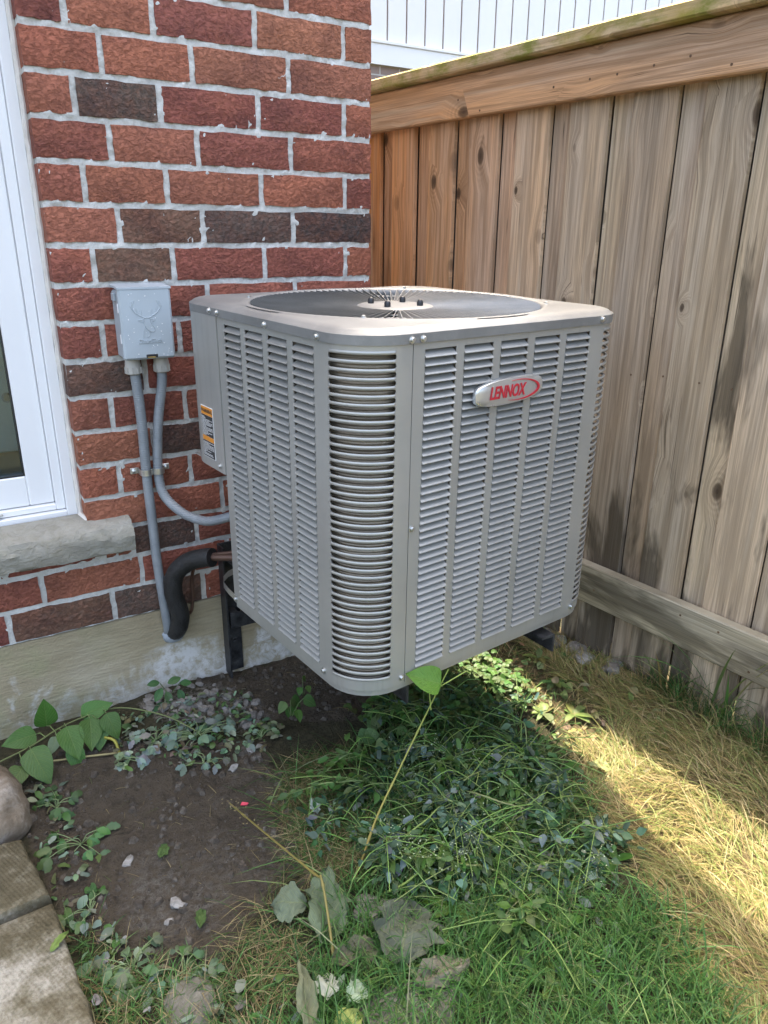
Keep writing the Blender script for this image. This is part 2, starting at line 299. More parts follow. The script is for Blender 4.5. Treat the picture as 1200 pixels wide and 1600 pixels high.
# ------------------------------------------------------------------ geometry helpers
def link(o, parent=None):
    col.objects.link(o)
    if parent is not None: o.parent = parent
    return o
def tag(o, label=None, cat=None, group=None, kind=None):
    for k, v in (('label', label), ('category', cat), ('group', group), ('kind', kind)):
        if v: o[k] = v
    return o
def empty(name, loc=(0, 0, 0), parent=None, **kw):
    o = bpy.data.objects.new(name, None); o.location = loc; o.empty_display_size = .05
    link(o, parent); return tag(o, **kw)
class B:
    def __init__(s): s.v = []; s.f = []
    def add(s, vs, fs):
        n = len(s.v); s.v += [tuple(v) for v in vs]; s.f += [tuple(i+n for i in f) for f in fs]; return s
    def box(s, x0, x1, y0, y1, z0, z1, bev=0.0):
        if bev <= 0:
            return s.add([(x, y, z) for z in (z0, z1) for y in (y0, y1) for x in (x0, x1)],
                         [(0, 2, 3, 1), (4, 5, 7, 6), (0, 1, 5, 4), (2, 6, 7, 3), (0, 4, 6, 2), (1, 3, 7, 5)])
        b = bev; vs = []; idx = {}
        for ix, (x, sx) in enumerate(((x0, 1), (x1, -1))):
            for iy, (y, sy) in enumerate(((y0, 1), (y1, -1))):
                for iz, (z, sz) in enumerate(((z0, 1), (z1, -1))):
                    for a in range(3):
                        idx[ix, iy, iz, a] = len(vs)
                        vs.append((x + (0 if a == 0 else sx*b), y + (0 if a == 1 else sy*b), z + (0 if a == 2 else sz*b)))
        I = idx; fs = []
        for a in range(3):
            for e in (0, 1):
                c = []
                for (m, n) in ((0, 0), (1, 0), (1, 1), (0, 1)):
                    k = [0, 0, 0]; k[a] = e; k[(a+1) % 3] = m; k[(a+2) % 3] = n; c.append(I[k[0], k[1], k[2], a])
                fs.append(c if e else c[::-1])
        for a in range(3):
            a1, a2 = (a+1) % 3, (a+2) % 3
            for e1 in (0, 1):
                for e2 in (0, 1):
                    k0 = [0, 0, 0]; k0[a1] = e1; k0[a2] = e2; k1 = list(k0); k1[a] = 1
                    f = [I[(*k0, a1)], I[(*k1, a1)], I[(*k1, a2)], I[(*k0, a2)]]
                    fs.append(f if e1 != e2 else f[::-1])
        for ix in (0, 1):
            for iy in (0, 1):
                for iz in (0, 1):
                    f = [I[ix, iy, iz, a] for a in range(3)]
                    fs.append(f if (ix+iy+iz) % 2 else f[::-1])
        return s.add(vs, fs)
    def tube(s, pts, r, n=10, cap=True):
        pts = [Vector(p) for p in pts]; rs = r if isinstance(r, (list, tuple)) else [r]*len(pts)
        d0 = (pts[1]-pts[0]).normalized(); u = d0.orthogonal().normalized(); vs = []; fs = []
        for i, p in enumerate(pts):
            d = ((pts[min(i+1, len(pts)-1)]-pts[max(i-1, 0)])).normalized()
            u = (u - d*u.dot(d)).normalized(); w = d.cross(u)
            for k in range(n):
                a = 2*math.pi*k/n; vs.append(p + (u*math.cos(a)+w*math.sin(a))*rs[i])
        for i in range(len(pts)-1):
            for k in range(n):
                fs.append((i*n+k, i*n+(k+1) % n, (i+1)*n+(k+1) % n, (i+1)*n+k))
        if cap: fs.append(tuple(range(n))[::-1]); fs.append(tuple(range((len(pts)-1)*n, len(pts)*n)))
        return s.add(vs, fs)
    def lathe(s, prof, center, axis='z', n=24):
        vs = []; fs = []; c = Vector(center)
        for (r, h) in prof:
            for k in range(n):
                a = 2*math.pi*k/n; x, y = r*math.cos(a), r*math.sin(a)
                vs.append(c + (Vector((x, y, h)) if axis == 'z' else Vector((x, -h, y)) if axis == '-y' else Vector((-h, -x, y))))
        for i in range(len(prof)-1):
            for k in range(n): fs.append((i*n+k, i*n+(k+1) % n, (i+1)*n+(k+1) % n, (i+1)*n+k))
        fs.append(tuple(range(n))[::-1]); fs.append(tuple(range((len(prof)-1)*n, len(prof)*n)))
        return s.add(vs, fs)
    def poly(s, pts, y0, y1):                                  # xz outline extruded in y, front at y0
        n = len(pts); vs = [(x, y0, z) for x, z in pts] + [(x, y1, z) for x, z in pts]
        fs = [tuple(range(n)), tuple(range(n, 2*n))[::-1]] + [(i, n+i, n+(i+1) % n, (i+1) % n) for i in range(n)]
        return s.add(vs, fs)
    def mesh(s, name, smooth=False, ang=None):
        me = bpy.data.meshes.new(name); me.from_pydata(s.v, [], s.f); me.validate()
        if smooth:
            me.polygons.foreach_set('use_smooth', [True]*len(me.polygons))
            if ang: me.set_sharp_from_angle(angle=R(ang))
        me.update(); return me
    def build(s, name, mat, parent=None, smooth=False, ang=40, recalc=True):
        me = s.mesh(name, smooth, ang)
        if recalc:
            import bmesh
            bm = bmesh.new(); bm.from_mesh(me); bmesh.ops.recalc_face_normals(bm, faces=bm.faces); bm.to_mesh(me); bm.free()
            if smooth: me.set_sharp_from_angle(angle=R(ang))
        me.materials.append(M[mat]); o = bpy.data.objects.new(name, me); return link(o, parent)
def inst(name, me, parent=None, loc=(0, 0, 0), rot=(0, 0, 0), scl=(1, 1, 1), color=None):
    o = bpy.data.objects.new(name, me); o.location = loc; o.rotation_euler = rot; o.scale = scl
    if color: o.color = (*color, 1)
    return link(o, parent)
def spline(pts, k=6):
    P = [Vector(p) for p in pts]; out = []
    for i in range(len(P)-1):
        p0, p1, p2, p3 = P[max(i-1, 0)], P[i], P[i+1], P[min(i+2, len(P)-1)]
        for j in range(k):
            t = j/k; out.append(.5*((2*p1)+(p2-p0)*t+(2*p0-5*p1+4*p2-p3)*t*t+(3*p1-p0-3*p2+p3)*t**3))
    out.append(P[-1]); return out
def vn(x, y, z=0.0, s=1.0): return mnoise.noise(Vector((x*s, y*s, z*s)))
def quads(name, V, Q, mat, parent=None, tint=None, uv=None, smooth=False):
    V = np.asarray(V, np.float32); Q = np.asarray(Q, np.int32); me = bpy.data.meshes.new(name)
    me.vertices.add(len(V)); me.vertices.foreach_set('co', V.ravel())
    me.loops.add(Q.size); me.loops.foreach_set('vertex_index', Q.ravel())
    me.polygons.add(len(Q)); me.polygons.foreach_set('loop_start', np.arange(len(Q), dtype=np.int32)*4)
    me.update(calc_edges=True)
    if tint is not None:
        ca = me.color_attributes.new('tint', 'FLOAT_COLOR', 'POINT')
        ca.data.foreach_set('color', np.concatenate([np.asarray(tint, np.float32), np.ones((len(V), 1), np.float32)], 1).ravel())
    if uv is not None:
        ul = me.uv_layers.new(name='UVMap'); ul.data.foreach_set('uv', np.asarray(uv, np.float32)[Q.ravel()].ravel())
    if smooth: me.polygons.foreach_set('use_smooth', np.ones(len(Q), bool))
    me.materials.append(M[mat]); o = bpy.data.objects.new(name, me); return link(o, parent)
def text_mesh(b, s, size, xf, shear=0.0, xscale=1.0, bold=0.0, depth=.0006, res=3):
    cu = bpy.data.curves.new('lettering', 'FONT'); cu.body = s; cu.size = size; cu.shear = shear; cu.offset = bold; cu.extrude = depth; cu.resolution_u = res
    cu.align_x = 'CENTER'; cu.align_y = 'CENTER'
    o = bpy.data.objects.new('lettering', cu); col.objects.link(o)
    me = o.to_mesh(); b.add([xf(v.co.x*xscale, v.co.y, v.co.z) for v in me.vertices], [tuple(p.vertices) for p in me.polygons])
    o.to_mesh_clear(); bpy.data.objects.remove(o); bpy.data.curves.remove(cu)

# ------------------------------------------------------------------ ground
def inpoly(x, y, P):
    P = np.asarray(P); r = np.zeros(np.shape(x), bool); j = len(P)-1
    for i in range(len(P)):
        xi, yi = P[i]; xj, yj = P[j]
        with np.errstate(divide='ignore', invalid='ignore'):
            c = ((yi > y) != (yj > y)) & (x < (xj-xi)*(y-yi)/(yj-yi+1e-12)+xi)
        r ^= c; j = i
    return r
SOIL = [(-1.15, -.12), (-.80, -.20), (-.56, -.38), (-.575, -.62), (-.63, -.77), (-.76, -.87), (-.86, -.95), (-1.02, -.86), (-1.10, -.72), (-1.14, -.46)]
DARK = [(-.62, 0.0), (.0, 0.0), (.12, -.30), (-.12, -.40), (-.30, -.42), (-.50, -.28), (-.60, -.12)]
HAZE_BAND = [(.24, -.22), (.36, -.26), (.33, -.80), (.21, -.86), (.18, -.76), (.23, -.45)]  # brown lens-flare band, painted into the ground colour
STRAW = [(.40, -.30), (.62, -.33), (.80, -2.4), (-.55, -2.4), (-.20, -1.56), (-.05, -1.30), (.02, -1.10), (.09, -.90), (.22, -.80), (.33, -.78)]  # dry grass inside the warm glow's edge; straw tone paints that glow too
GREEN = [(-.60, -.90), (-.44, -1.05), (-.20, -1.20), (-.04, -1.28), (-.16, -1.55), (-.40, -2.2), (-1.2, -2.2), (-1.05, -1.15), (-.80, -1.13)]
PILE = [(-.26, -.52), (.02, -.56), (.05, -.78), (.01, -.98), (-.13, -1.18), (-.31, -1.17), (-.47, -1.03), (-.53, -.84), (-.42, -.65)]
CLOVER = [(-.30, -.42), (.10, -.30), (.24, -.34), (.20, -.58), (.08, -.66), (-.08, -.60), (-.25, -.52)]
THATCH = [(-.56, -.49), (-.36, -.53), (-.40, -.80), (-.55, -.90), (-.66, -.86), (-.63, -.70)]
THATCH2 = [(-.84, -.88), (-.72, -.88), (-.72, -1.02), (-.86, -1.06)]
LEFTB = [(-1.11, -.70), (-1.0, -.90), (-.86, -.98), (-.80, -1.20), (-1.09, -1.2), (-1.11, -.95)]
GRAVEL = [(-.80, -.03), (-.60, -.05), (-.48, -.16), (-.52, -.33), (-.66, -.25), (-.78, -.17)]
def hgt(x, y):
    h = .012*vn(x, y, 1, 3) + .007*vn(x, y, 5, 11) + .003*vn(x, y, 9, 37)
    h += .004*max(0, vn(x, y, 21, 24)) + .0035*vn(x, y, 31, 60)
    h += .028*math.exp(-((x+.70)**2/.03+(y+.10)**2/.012)) - .02*math.exp(-((x+.2)**2/.1+(y+.15)**2/.03))
    h += .03*math.exp(-((x+.25)**2/.05+(y+.85)**2/.06))
    return h
xs = np.concatenate([[-400, -60, -15, -6, -3, -2.1], np.arange(-1.6, .85, .012), [1.0, 1.6, 3, 8, 20, 60, 400]])
ys = np.concatenate([[-400, -60, -15, -6, -3.5, -2.6], np.arange(-2.1, .2, .012), [.5, 2, 5, 12, 30, 80, 400]])
GX, GY = np.meshgrid(xs, ys); nx, ny = len(xs), len(ys)
GZ = np.array([hgt(a, b) if (-1.7 < a < .9 and -2.2 < b < .3) else 0.0 for a, b in zip(GX.ravel(), GY.ravel())])
GV = np.stack([GX.ravel(), GY.ravel(), GZ], 1)
ii = np.arange(nx*ny).reshape(ny, nx); GQ = np.stack([ii[:-1, :-1], ii[:-1, 1:], ii[1:, 1:], ii[1:, :-1]], -1).reshape(-1, 4)
wx = np.array([.03*vn(a, b, 3, 9)+.015*vn(a, b, 3, 30) for a, b in GV[:, :2]]); wy = np.array([.03*vn(a, b, 13, 9)+.015*vn(a, b, 8, 30) for a, b in GV[:, :2]])
px, py = GV[:, 0]+wx, GV[:, 1]+wy
reg = np.zeros((len(GV), 3))
reg[:, 0] = np.clip(inpoly(px, py, SOIL)*1.0 + inpoly(px, py, DARK)*1.0, 0, 1)
reg[:, 1] = np.clip(inpoly(px, py, STRAW)*.9 + inpoly(px, py, HAZE_BAND)*.75 + inpoly(px, py, THATCH)*.5, 0, 1)
bl = lambda x0, y0, r_, k_: k_*np.clip(1.25-np.hypot(px+2*wx-x0, (py+2*wy-y0)*1.3)/r_, 0, 1)
reg[:, 2] = np.clip(inpoly(px, py, GRAVEL)*1.0 + bl(-.90, -.75, .11, .8) + bl(-.93, -.61, .07, .6) + bl(-.70, -.84, .08, .5) + bl(-.80, -.66, .07, .35) + bl(-1.02, -.35, .06, .35) + bl(-.66, -.46, .06, .35), 0, 1)
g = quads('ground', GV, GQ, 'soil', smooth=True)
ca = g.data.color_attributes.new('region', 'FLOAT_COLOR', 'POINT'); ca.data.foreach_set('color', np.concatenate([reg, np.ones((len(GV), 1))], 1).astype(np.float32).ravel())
tag(g, kind='structure')

# ------------------------------------------------------------------ house with brick wall, foundation and window
house = empty('brick_house', (0, 0, 0), label='red brick house with white window on a bare concrete foundation', cat='house')
C = .0895
def Zc(k): return 1.79 - k*C
JX = -.862                                                     # window jamb
body = B()
body.box(-.855, -.001, .035, .25, .27, 5.2)                    # front wall right of the window
body.box(-6, -2.05, .035, .25, .27, 5.2)
body.box(-2.05, -.855, .035, .25, 2.05, 5.2); body.box(-2.05, -.855, .035, .25, .27, .44)
body.box(-.25, -.001, .25, 8, .27, 5.2); body.box(-6, -5.75, .25, 8, .27, 5.2); body.box(-5.75, -.25, 7.75, 8, .27, 5.2)
wall = body.build('wall', 'neighbour_brick', house); wall['label'] = 'red rock-face brick wall with pale mortar joints'
# mortar bed: rough sheet just behind the brick faces
def mortar_sheet(x0, x1, z0, z1, st=.0055):
    X = np.linspace(x0, x1, max(2, int((x1-x0)/st))); Z = np.linspace(z0, z1, max(2, int((z1-z0)/st)))
    A, Bz = np.meshgrid(X, Z); Y = np.array([.0036 + .0042*vn(a, b, 4, 50) + .0034*vn(a, b, 7, 120) for a, b in zip(A.ravel(), Bz.ravel())])
    V = np.stack([A.ravel(), Y, Bz.ravel()], 1); k = np.arange(len(X)*len(Z)).reshape(len(Z), len(X))
    return V, np.stack([k[:-1, :-1], k[:-1, 1:], k[1:, 1:], k[1:, :-1]], -1).reshape(-1, 4)
V1, Q1 = mortar_sheet(JX+.001, -.004, Zc(17)-.002, 2.62); V2, Q2 = mortar_sheet(-2.6, JX+.001, Zc(17)-.002, .50, .014)
quads('mortar', np.concatenate([V1, V2]), np.concatenate([Q1, Q2+len(V1)]), 'mortar', wall, smooth=True)
mb = B(); mb.box(-.012, -.0035, .006, .12, Zc(17), 2.62); mb.box(JX+.002, JX+.012, .006, .10, .50, 2.62); mb.build('mortar_return', 'mortar', wall)
def brick_mesh(seed):
    rr = random.Random(seed); NX, NZ = 9, 5; vs = []; fs = []
    for j in range(NZ):
        for i in range(NX):
            u, w = i/(NX-1)-.5, j/(NZ-1)-.5; e = min(i, NX-1-i, 1) * min(j, NZ-1-j, 1)
            du = rr.uniform(-.009, .009) if 0 < i < NX-1 else rr.uniform(-.010, .004)*(1 if u > 0 else -1)
            dw = rr.uniform(-.02, .02) if 0 < j < NZ-1 else rr.uniform(-.03, .02)*(1 if w > 0 else -1)
            y = rr.uniform(-.04, .02) if e else rr.uniform(.0, .045)
            vs.append((u+du, y, w+dw))
    for j in range(NZ-1):
        for i in range(NX-1): a = j*NX+i; fs.append((a, a+1, a+1+NX, a+NX))
    per = [i for i in range(NX)] + [j*NX+NX-1 for j in range(1, NZ)] + [(NZ-1)*NX+i for i in range(NX-2, -1, -1)] + [j*NX for j in range(NZ-2, 0, -1)]
    n0 = len(vs)
    for k in per: vs.append((vs[k][0]*1.0, 1.0, vs[k][2]))
    for a in range(len(per)):
        b2 = (a+1) % len(per); fs.append((per[a], n0+a, n0+b2, per[b2]))
    b = B(); b.add(vs, fs); me = b.mesh('brick', True, 50); me.materials.append(M['brick_clay']); return me
BM = [brick_mesh(s) for s in range(14)]
reds = [(.43, .150, .095), (.47, .180, .108), (.38, .125, .088), (.33, .105, .080), (.44, .170, .108), (.39, .132, .090), (.30, .10, .076)]
dk = {'c': (.060, .054, .054), 'g': (.12, .095, .080), 'b': (.20, .125, .088)}
special = {(2, 1): 'g', (5, 1): 'b', (5, 2): 'g', (5, 3): 'c', (6, 1): 'b', (9, 0): 'g', (11, 1): 'g', (14, 0): 'g', (16, 3): 'b', (16, 4): 'g', (-3, 2): 'g'}
odd = [JX, -.698, -.491, -.2415, 0]; even = [JX, -.766, -.575, -.328, -.083, 0]
nb = 0
for k in range(-9, 17):
    js = list(odd if k % 2 else even)
    if k == 14: js = [-.752, -.573, -.328, -.083, 0]
    if k == 15: js = [-1.75, -1.50, -1.245, -.992, -.736, -.486, -.2415, 0]
    if k == 16: js = [-1.85, -1.60, -1.342, -1.084, -.822, -.567, -.32, -.08, 0]
    if k == 9 or k == 11: js = [JX, -.668, -.491, -.2415, 0] if k == 11 else [JX, -.672, -.47, -.2415, 0]
    for i in range(len(js)-1):
        x0, x1 = js[i], js[i+1]; g0 = .0065; a = x0 + (g0 if i else (g0 if k >= 14 else .0)); b_ = x1 - (g0 if i < len(js)-2 else 0)
        z1, z0 = Zc(k)-.0065, Zc(k+1)+.0065
        if k == 16: z0 -= .006
        rr = random.Random(k*31+i); cb = dk[special[(k, i)]] if (k, i) in special else reds[rr.randrange(7)]
        kk = rr.uniform(.86, 1.12); cb = tuple(v*kk*rr.uniform(.97, 1.03) for v in cb)
        inst('brick', BM[rr.randrange(14)], wall, ((a+b_)/2, -.001, (z0+z1)/2), (0, 0, 0), (b_-a, .085, z1-z0), cb); nb += 1
for i, (x0, x1) in enumerate([(-1.86, -1.60), (-1.60, -1.345), (-1.345, -1.09), (-1.09, -.83), (-.83, -.752)]):   # cut strip under the sill
    inst('brick', BM[i], wall, ((x0+x1)/2, .002, .4675), (0, 0, 0), (x1-x0-.012, .085, .026), reds[i % 6])
fb = B(); V, Q = [], []
X = np.concatenate([[-6, -3], np.arange(-1.8, .0, .03), [.012]]); Zz = np.linspace(-.15, Zc(17)-.001, 16)
A, Bz = np.meshgrid(X, Zz); Y = np.array([-.006 + .004*vn(a, b, 2, 6) + .0015*vn(a, b, 2, 40) for a, b in zip(A.ravel(), Bz.ravel())])
k = np.arange(len(X)*len(Zz)).reshape(len(Zz), len(X))
V = np.stack([A.ravel(), Y, Bz.ravel()], 1).tolist(); Q = np.stack([k[:-1, :-1], k[:-1, 1:], k[1:, 1:], k[1:, :-1]], -1).reshape(-1, 4).tolist()
fb.add(V, Q); fb.box(-6, .012, .004, .3, -.15, Zc(17)-.003); fb.box(-.25, .012, .3, 8, -.15, Zc(17)-.003)
fo = fb.build('foundation', 'concrete', house, True, 30, False); fo['label'] = 'bare concrete foundation with white lime stains'
rb = B(); rb.box(-6.4, .55, -.12, 8.4, 5.2, 5.36); rb.add([(-6.4, -.12, 5.36), (.55, -.12, 5.36), (.55, 8.4, 5.36), (-6.4, 8.4, 5.36), (-5, 4.1, 7.4), (-.8, 4.1, 7.4)], [(0, 1, 5, 4), (1, 2, 5), (2, 3, 4, 5), (3, 0, 4)])  # unseen roof; wide eave added to keep sun off the unit
rb.build('roof', 'roof_shingle', house)
# room behind the window
rm = B(); rm.box(-5.75, -.25, .25, 7.75, .27, .62); rm.build('room_floor', 'room_floor', house)
rm = B(); rm.box(-5.75, -.25, .25, 7.75, 2.6, 2.65); rm.box(-3.2, -.25, 2.6, 2.65, .33, 2.6); rm.build('room_partition', 'room_wall', house)
# window
win = empty('window', (0, 0, 0), house); win['label'] = 'white vinyl sliding window with stone sill'
def jamb(b, x1, x2, y0, y1, z0): b.box(x1, x2, y0, y1, z0, 2.03, .002)
f1 = B(); jamb(f1, -.898, JX-.010, .055, .16, .566); f1.box(-2.04, -.898, .055, .16, .566, .590, .002); f1.box(-2.04, -.898, .055, .16, 1.99, 2.03, .002); jamb(f1, -2.04, -2.0, .055, .16, .59)
f1.build('frame', 'vinyl', win)
f2 = B(); jamb(f2, -.921, -.8985, .068, .15, .592); f2.box(-2.0, -.921, .070, .15, .592, .608, .002); f2.build('track', 'vinyl', win)
f3 = B(); f3.box(-.982, -.9215, .082, .125, .610, 1.985, .003); f3.box(-1.60, -.982, .083, .124, .610, .690, .003); f3.box(-1.60, -.982, .083, .124, 1.92, 1.985, .003); f3.box(-1.66, -1.60, .082, .125, .610, 1.985, .003)
f3.build('sash', 'vinyl', win)
f5 = B(); f5.box(-.9855, -.9822, .0865, .119, .691, 1.919); f5.box(-1.598, -.9856, .0865, .119, .6905, .694); f5.build('gasket', 'black_plastic', win)
f4 = B(); f4.box(-1.598, -.984, .100, .104, .692, 1.919); f4.build('pane', 'window_glass', win)
f6 = B(); f6.box(-2.0, -1.66, .13, .134, .61, 1.985); f6.build('pane', 'window_glass', win)
f7 = B(); f7.box(-1.25, -1.05, .060, .070, .600, .604, .001); f7.build('weep_slot', 'beige_plastic', win)
cb = B(); cpts = [(JX-.004+.002*vn(0, z, 3, 30), .052+.003*vn(0, z, 6, 20), z) for z in np.arange(.56, 2.05, .02)]
cb.tube(cpts, [.0075+.002*vn(0, p[2], 9, 25) for p in cpts], 8); cb.tube([(JX+.012, -.01, .553), (JX+.004, .01, .566), (JX-.006, .05, .572)], [.004, .010, .010], 8)
cb.build('caulk', 'caulk', win, True)
# stone sill: rock-faced front, worn sloping top
sb = B(); NXs = 70; prof = [(.05, .578), (.0, .571), (-.03, .563), (-.043, .557), (-.050, .545), (-.054, .53), (-.052, .515), (-.050, .50), (-.046, .485), (-.03, .479), (.06, .479)]
vs_ = []
for i in range(NXs+1):
    x = -2.15 + (2.15-.755)*i/NXs
    for j, (y, z) in enumerate(prof):
        a = 0 if j in (0, 10) else (.0015 if j < 3 else .008)
        if i == NXs: x2 = x - (0.004*abs(vn(y, z, 2, 60)))
        else: x2 = x
        vs_.append((x2, y + a*vn(x, z, j*.7, 26)+a*.7*vn(x, z, j, 70), z + a*.6*vn(x, y, j*1.3, 31)))
n = len(prof); fs_ = [(i*n+j, (i+1)*n+j, (i+1)*n+j+1, i*n+j+1) for i in range(NXs) for j in range(n-1)] + [tuple(NXs*n+j for j in range(n)), tuple(range(n))[::-1]]
sb.add(vs_, fs_); sl_ = sb.build('stone_sill', 'sill_stone', win, True, 35)
cbt = B(); cbt.box(-1.62, -.912, .60, 1.2, .624, 1.62, .006)
cabn = cbt.build('cabinet', 'cabinet_paint'); tag(cabn, 'blue-grey cabinet standing indoors behind the window glass', 'cabinet')
kb = B(); kb.lathe([(.012, 0), (.016, .012), (.010, .02)], (-.955, .60, .80), '-y', 14); kn = kb.build('knob', 'chrome', cabn, True)

# ------------------------------------------------------------------ fence
FA = R(95.0725); nf = Vector((math.sin(FA), -math.cos(FA), 0))
fence = empty('cedar_fence', nf*.51, label='tall weathered cedar board fence with mossy cap running beside the air conditioner', cat='fence')
fence.rotation_euler = (0, 0, FA + math.pi)
PW = .2087
def lerp(a, b, t): return tuple(x+(y-x)*t for x, y in zip(a, b))
for i in range(-12, 16):                                       # board-on-board: a recessed board beside each proud one
    s0 = -.649 + PW*i
    for j, (a_, w, yf) in enumerate(((.0, .085, .0105), (.0745, .1335, -.0075))):
        rr = random.Random(i*7+3+j*101); sm = s0+a_+w/2
        tone = min(1, max(0, (sm+.75)/1.15)); cb = lerp((.68, .29, .10), (.58, .44, .30), tone); kk = rr.uniform(.80, 1.12); cb = tuple(v*kk*rr.uniform(.985, 1.015) for v in cb)  # orange near the house, paler outward: flare tint painted into the boards
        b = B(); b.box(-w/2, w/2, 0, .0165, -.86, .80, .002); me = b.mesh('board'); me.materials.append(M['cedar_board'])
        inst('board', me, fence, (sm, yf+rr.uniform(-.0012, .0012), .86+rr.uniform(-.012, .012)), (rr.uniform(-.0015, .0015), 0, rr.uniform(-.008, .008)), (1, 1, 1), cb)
nl_ = B(); rr = random.Random(6)
for i in range(-5, 15):
    for f_ in (.22, .78):
        for zz, yy in ((1.665, -.046), (.225, -.046), (.285, -.046)):
            if rr.random() < .45: continue
            nl_.lathe([(.0034, 0), (.0034, .0008), (.0, .0012)], (-.649+PW*(i+f_)+rr.uniform(-.01, .01), yy, zz+rr.uniform(-.022, .022)), '-y', 8)
        nl_.lathe([(.003, 0), (.003, .0008), (.0, .001)], (-.649+PW*(i+f_)+rr.uniform(-.01, .01), -.0085 if f_ > .5 else .0095, .92+rr.uniform(-.01, .01)), '-y', 8)
nl_.build('nail_heads', 'rusty_nail', fence)['kind'] = 'stuff'
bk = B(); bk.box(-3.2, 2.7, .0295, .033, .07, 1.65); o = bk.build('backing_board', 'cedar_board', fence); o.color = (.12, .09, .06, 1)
def rail(name, y0, y1, z0, z1, mat, tones, cuts, bev=.004):
    for j in range(len(cuts)-1):
        b = B(); L = cuts[j+1]-cuts[j]-.003; b.box(-L/2, L/2, y0, y1, -(z1-z0)/2, (z1-z0)/2, bev); me = b.mesh(name); me.materials.append(M[mat])
        inst(name, me, fence, ((cuts[j]+cuts[j+1])/2, 0, (z0+z1)/2), (0, 0, 0), (1, 1, 1), tones[j % len(tones)])
rail('fascia_board', -.046, -.0105, 1.630, 1.753, 'cedar_fascia', [(.66, .335, .145), (.64, .37, .195)], [-3.2, -1.9, 1.75, 2.75])
rail('bottom_rail', -.046, -.0105, .189, .318, 'cedar_rail', [(.46, .385, .25), (.43, .37, .245)], [-3.2, -1.0, 1.9, 2.75])
rail('cap_board', -.082, .075, 1.7545, 1.793, 'cedar_cap', [(.58, .40, .20), (.58, .42, .23)], [-3.2, -1.4, 2.1, 2.75], .005)
for s in (-1.9, .52, 2.6):
    b = B(); b.box(s-.045, s+.045, .034, .124, -.3, 1.75, .004); o = b.build('post', 'cedar_board', fence); o.color = (.30, .24, .17, 1)

# ------------------------------------------------------------------ neighbour house
nh = empty('neighbour_house', (5, 6, 0), label='neighbouring house with white vertical siding and a white trim band', cat='house')
b = B(); b.box(-2.6, 7, .02, 6, 0, 2.97); b.build('brick_storey', 'neighbour_brick', nh)
b = B(); b.box(-2.65, 7, -.03, .015, 2.971, 3.165); b.build('trim_band', 'trim_white', nh)
b = B(); b.box(-2.65, 7, -.045, .015, 3.167, 3.20, .006); b.build('drip_cap', 'trim_white', nh)
b = B(); b.box(-2.6, 7, .03, 6, 2.972, 6.5); b.build('siding_backing', 'siding_joint', nh)
pm = B(); pm.box(-.113, .113, -.018, .0, 0, 3.2, .004); pme = pm.mesh('siding_panel'); pme.materials.append(M['siding_white'])
for i in range(39): inst('siding_panel', pme, nh, (-1.415+.2435*(i-4), .024, 3.202))
b = B(); b.add([(-2.9, -.4, 6.5), (7.3, -.4, 6.5), (7.3, 6.4, 6.5), (-2.9, 6.4, 6.5), (-1, 3, 8.4), (5.5, 3, 8.4)], [(0, 1, 5, 4), (1, 2, 5), (2, 3, 4, 5), (3, 0, 4), (3, 2, 1, 0)]); b.build('roof', 'roof_shingle', nh)

# ------------------------------------------------------------------ air conditioner
YAW = R(5.9105); t1, t2 = .00279, .01273
e1 = Vector((math.cos(YAW), math.sin(YAW), t1)).normalized(); e2 = Vector((-math.sin(YAW), math.cos(YAW), t2)); e2 = (e2 - e1*e1.dot(e2)).normalized(); e3 = e1.cross(e2)
AC0 = Vector((-.5451, -.8777, .4207))
ac = empty('air_conditioner', (0, 0, 0), label='grey metal outdoor air conditioner unit with louvered sides on a wall bracket', cat='air conditioner')
ACM = Matrix(((e1.x, e2.x, e3.x, AC0.x), (e1.y, e2.y, e3.y, AC0.y), (e1.z, e2.z, e3.z, AC0.z), (0, 0, 0, 1)))
ac.matrix_world = ACM
def AW(u, v, z): return ACM @ Vector((u, v, z))
W, RC = .7307, .10; Z0, Z1, ZL = .0257, .6752, .6885; NL = 43; PL = (Z1-Z0)/NL
A1, A2 = 8.0, 82.0
def flat(p, q, nrm, n=2): return [(p[0]+(q[0]-p[0])*i/(n-1), p[1]+(q[1]-p[1])*i/(n-1), *nrm) for i in range(n)]
def arcFL(a, b, n): return [(RC-RC*math.cos(R(t_)), RC-RC*math.sin(R(t_)), -math.cos(R(t_)), -math.sin(R(t_))) for t_ in np.linspace(a, b, n)]     # front-left corner
def arcFR(a, b, n): return [(W-RC+RC*math.sin(R(t_)), RC-RC*math.cos(R(t_)), math.sin(R(t_)), -math.cos(R(t_))) for t_ in np.linspace(a, b, n)]   # front-right
def arcBL(a, b, n): return [(RC-RC*math.cos(R(t_)), W-RC+RC*math.sin(R(t_)), -math.cos(R(t_)), math.sin(R(t_))) for t_ in np.linspace(a, b, n)]
def arcBR(a, b, n): return [(W-RC+RC*math.cos(R(t_)), W-RC+RC*math.sin(R(t_)), math.cos(R(t_)), math.sin(R(t_))) for t_ in np.linspace(a, b, n)]
def strip(b, pts, z0, z1, t_=.002, off=0.0):
    n = len(pts); vs = []
    for (x, y, nx_, ny_) in pts:
        for (o_, z) in ((off, z0), (off, z1), (off-t_, z1), (off-t_, z0)): vs.append((x+nx_*o_, y+ny_*o_, z))
    fs = [(i*4+a, (i+1)*4+a, (i+1)*4+(a+1) % 4, i*4+(a+1) % 4) for i in range(n-1) for a in range(4)] + [(0, 1, 2, 3), ((n-1)*4+3, (n-1)*4+2, (n-1)*4+1, (n-1)*4)]
    b.add(vs, fs)
VA, US = .5205, .1214; LW, LP, V0, U0 = .0742, .0942, .1305, .1485
NLf, NRt = (-1, 0), (0, -1)
lp_ = B()
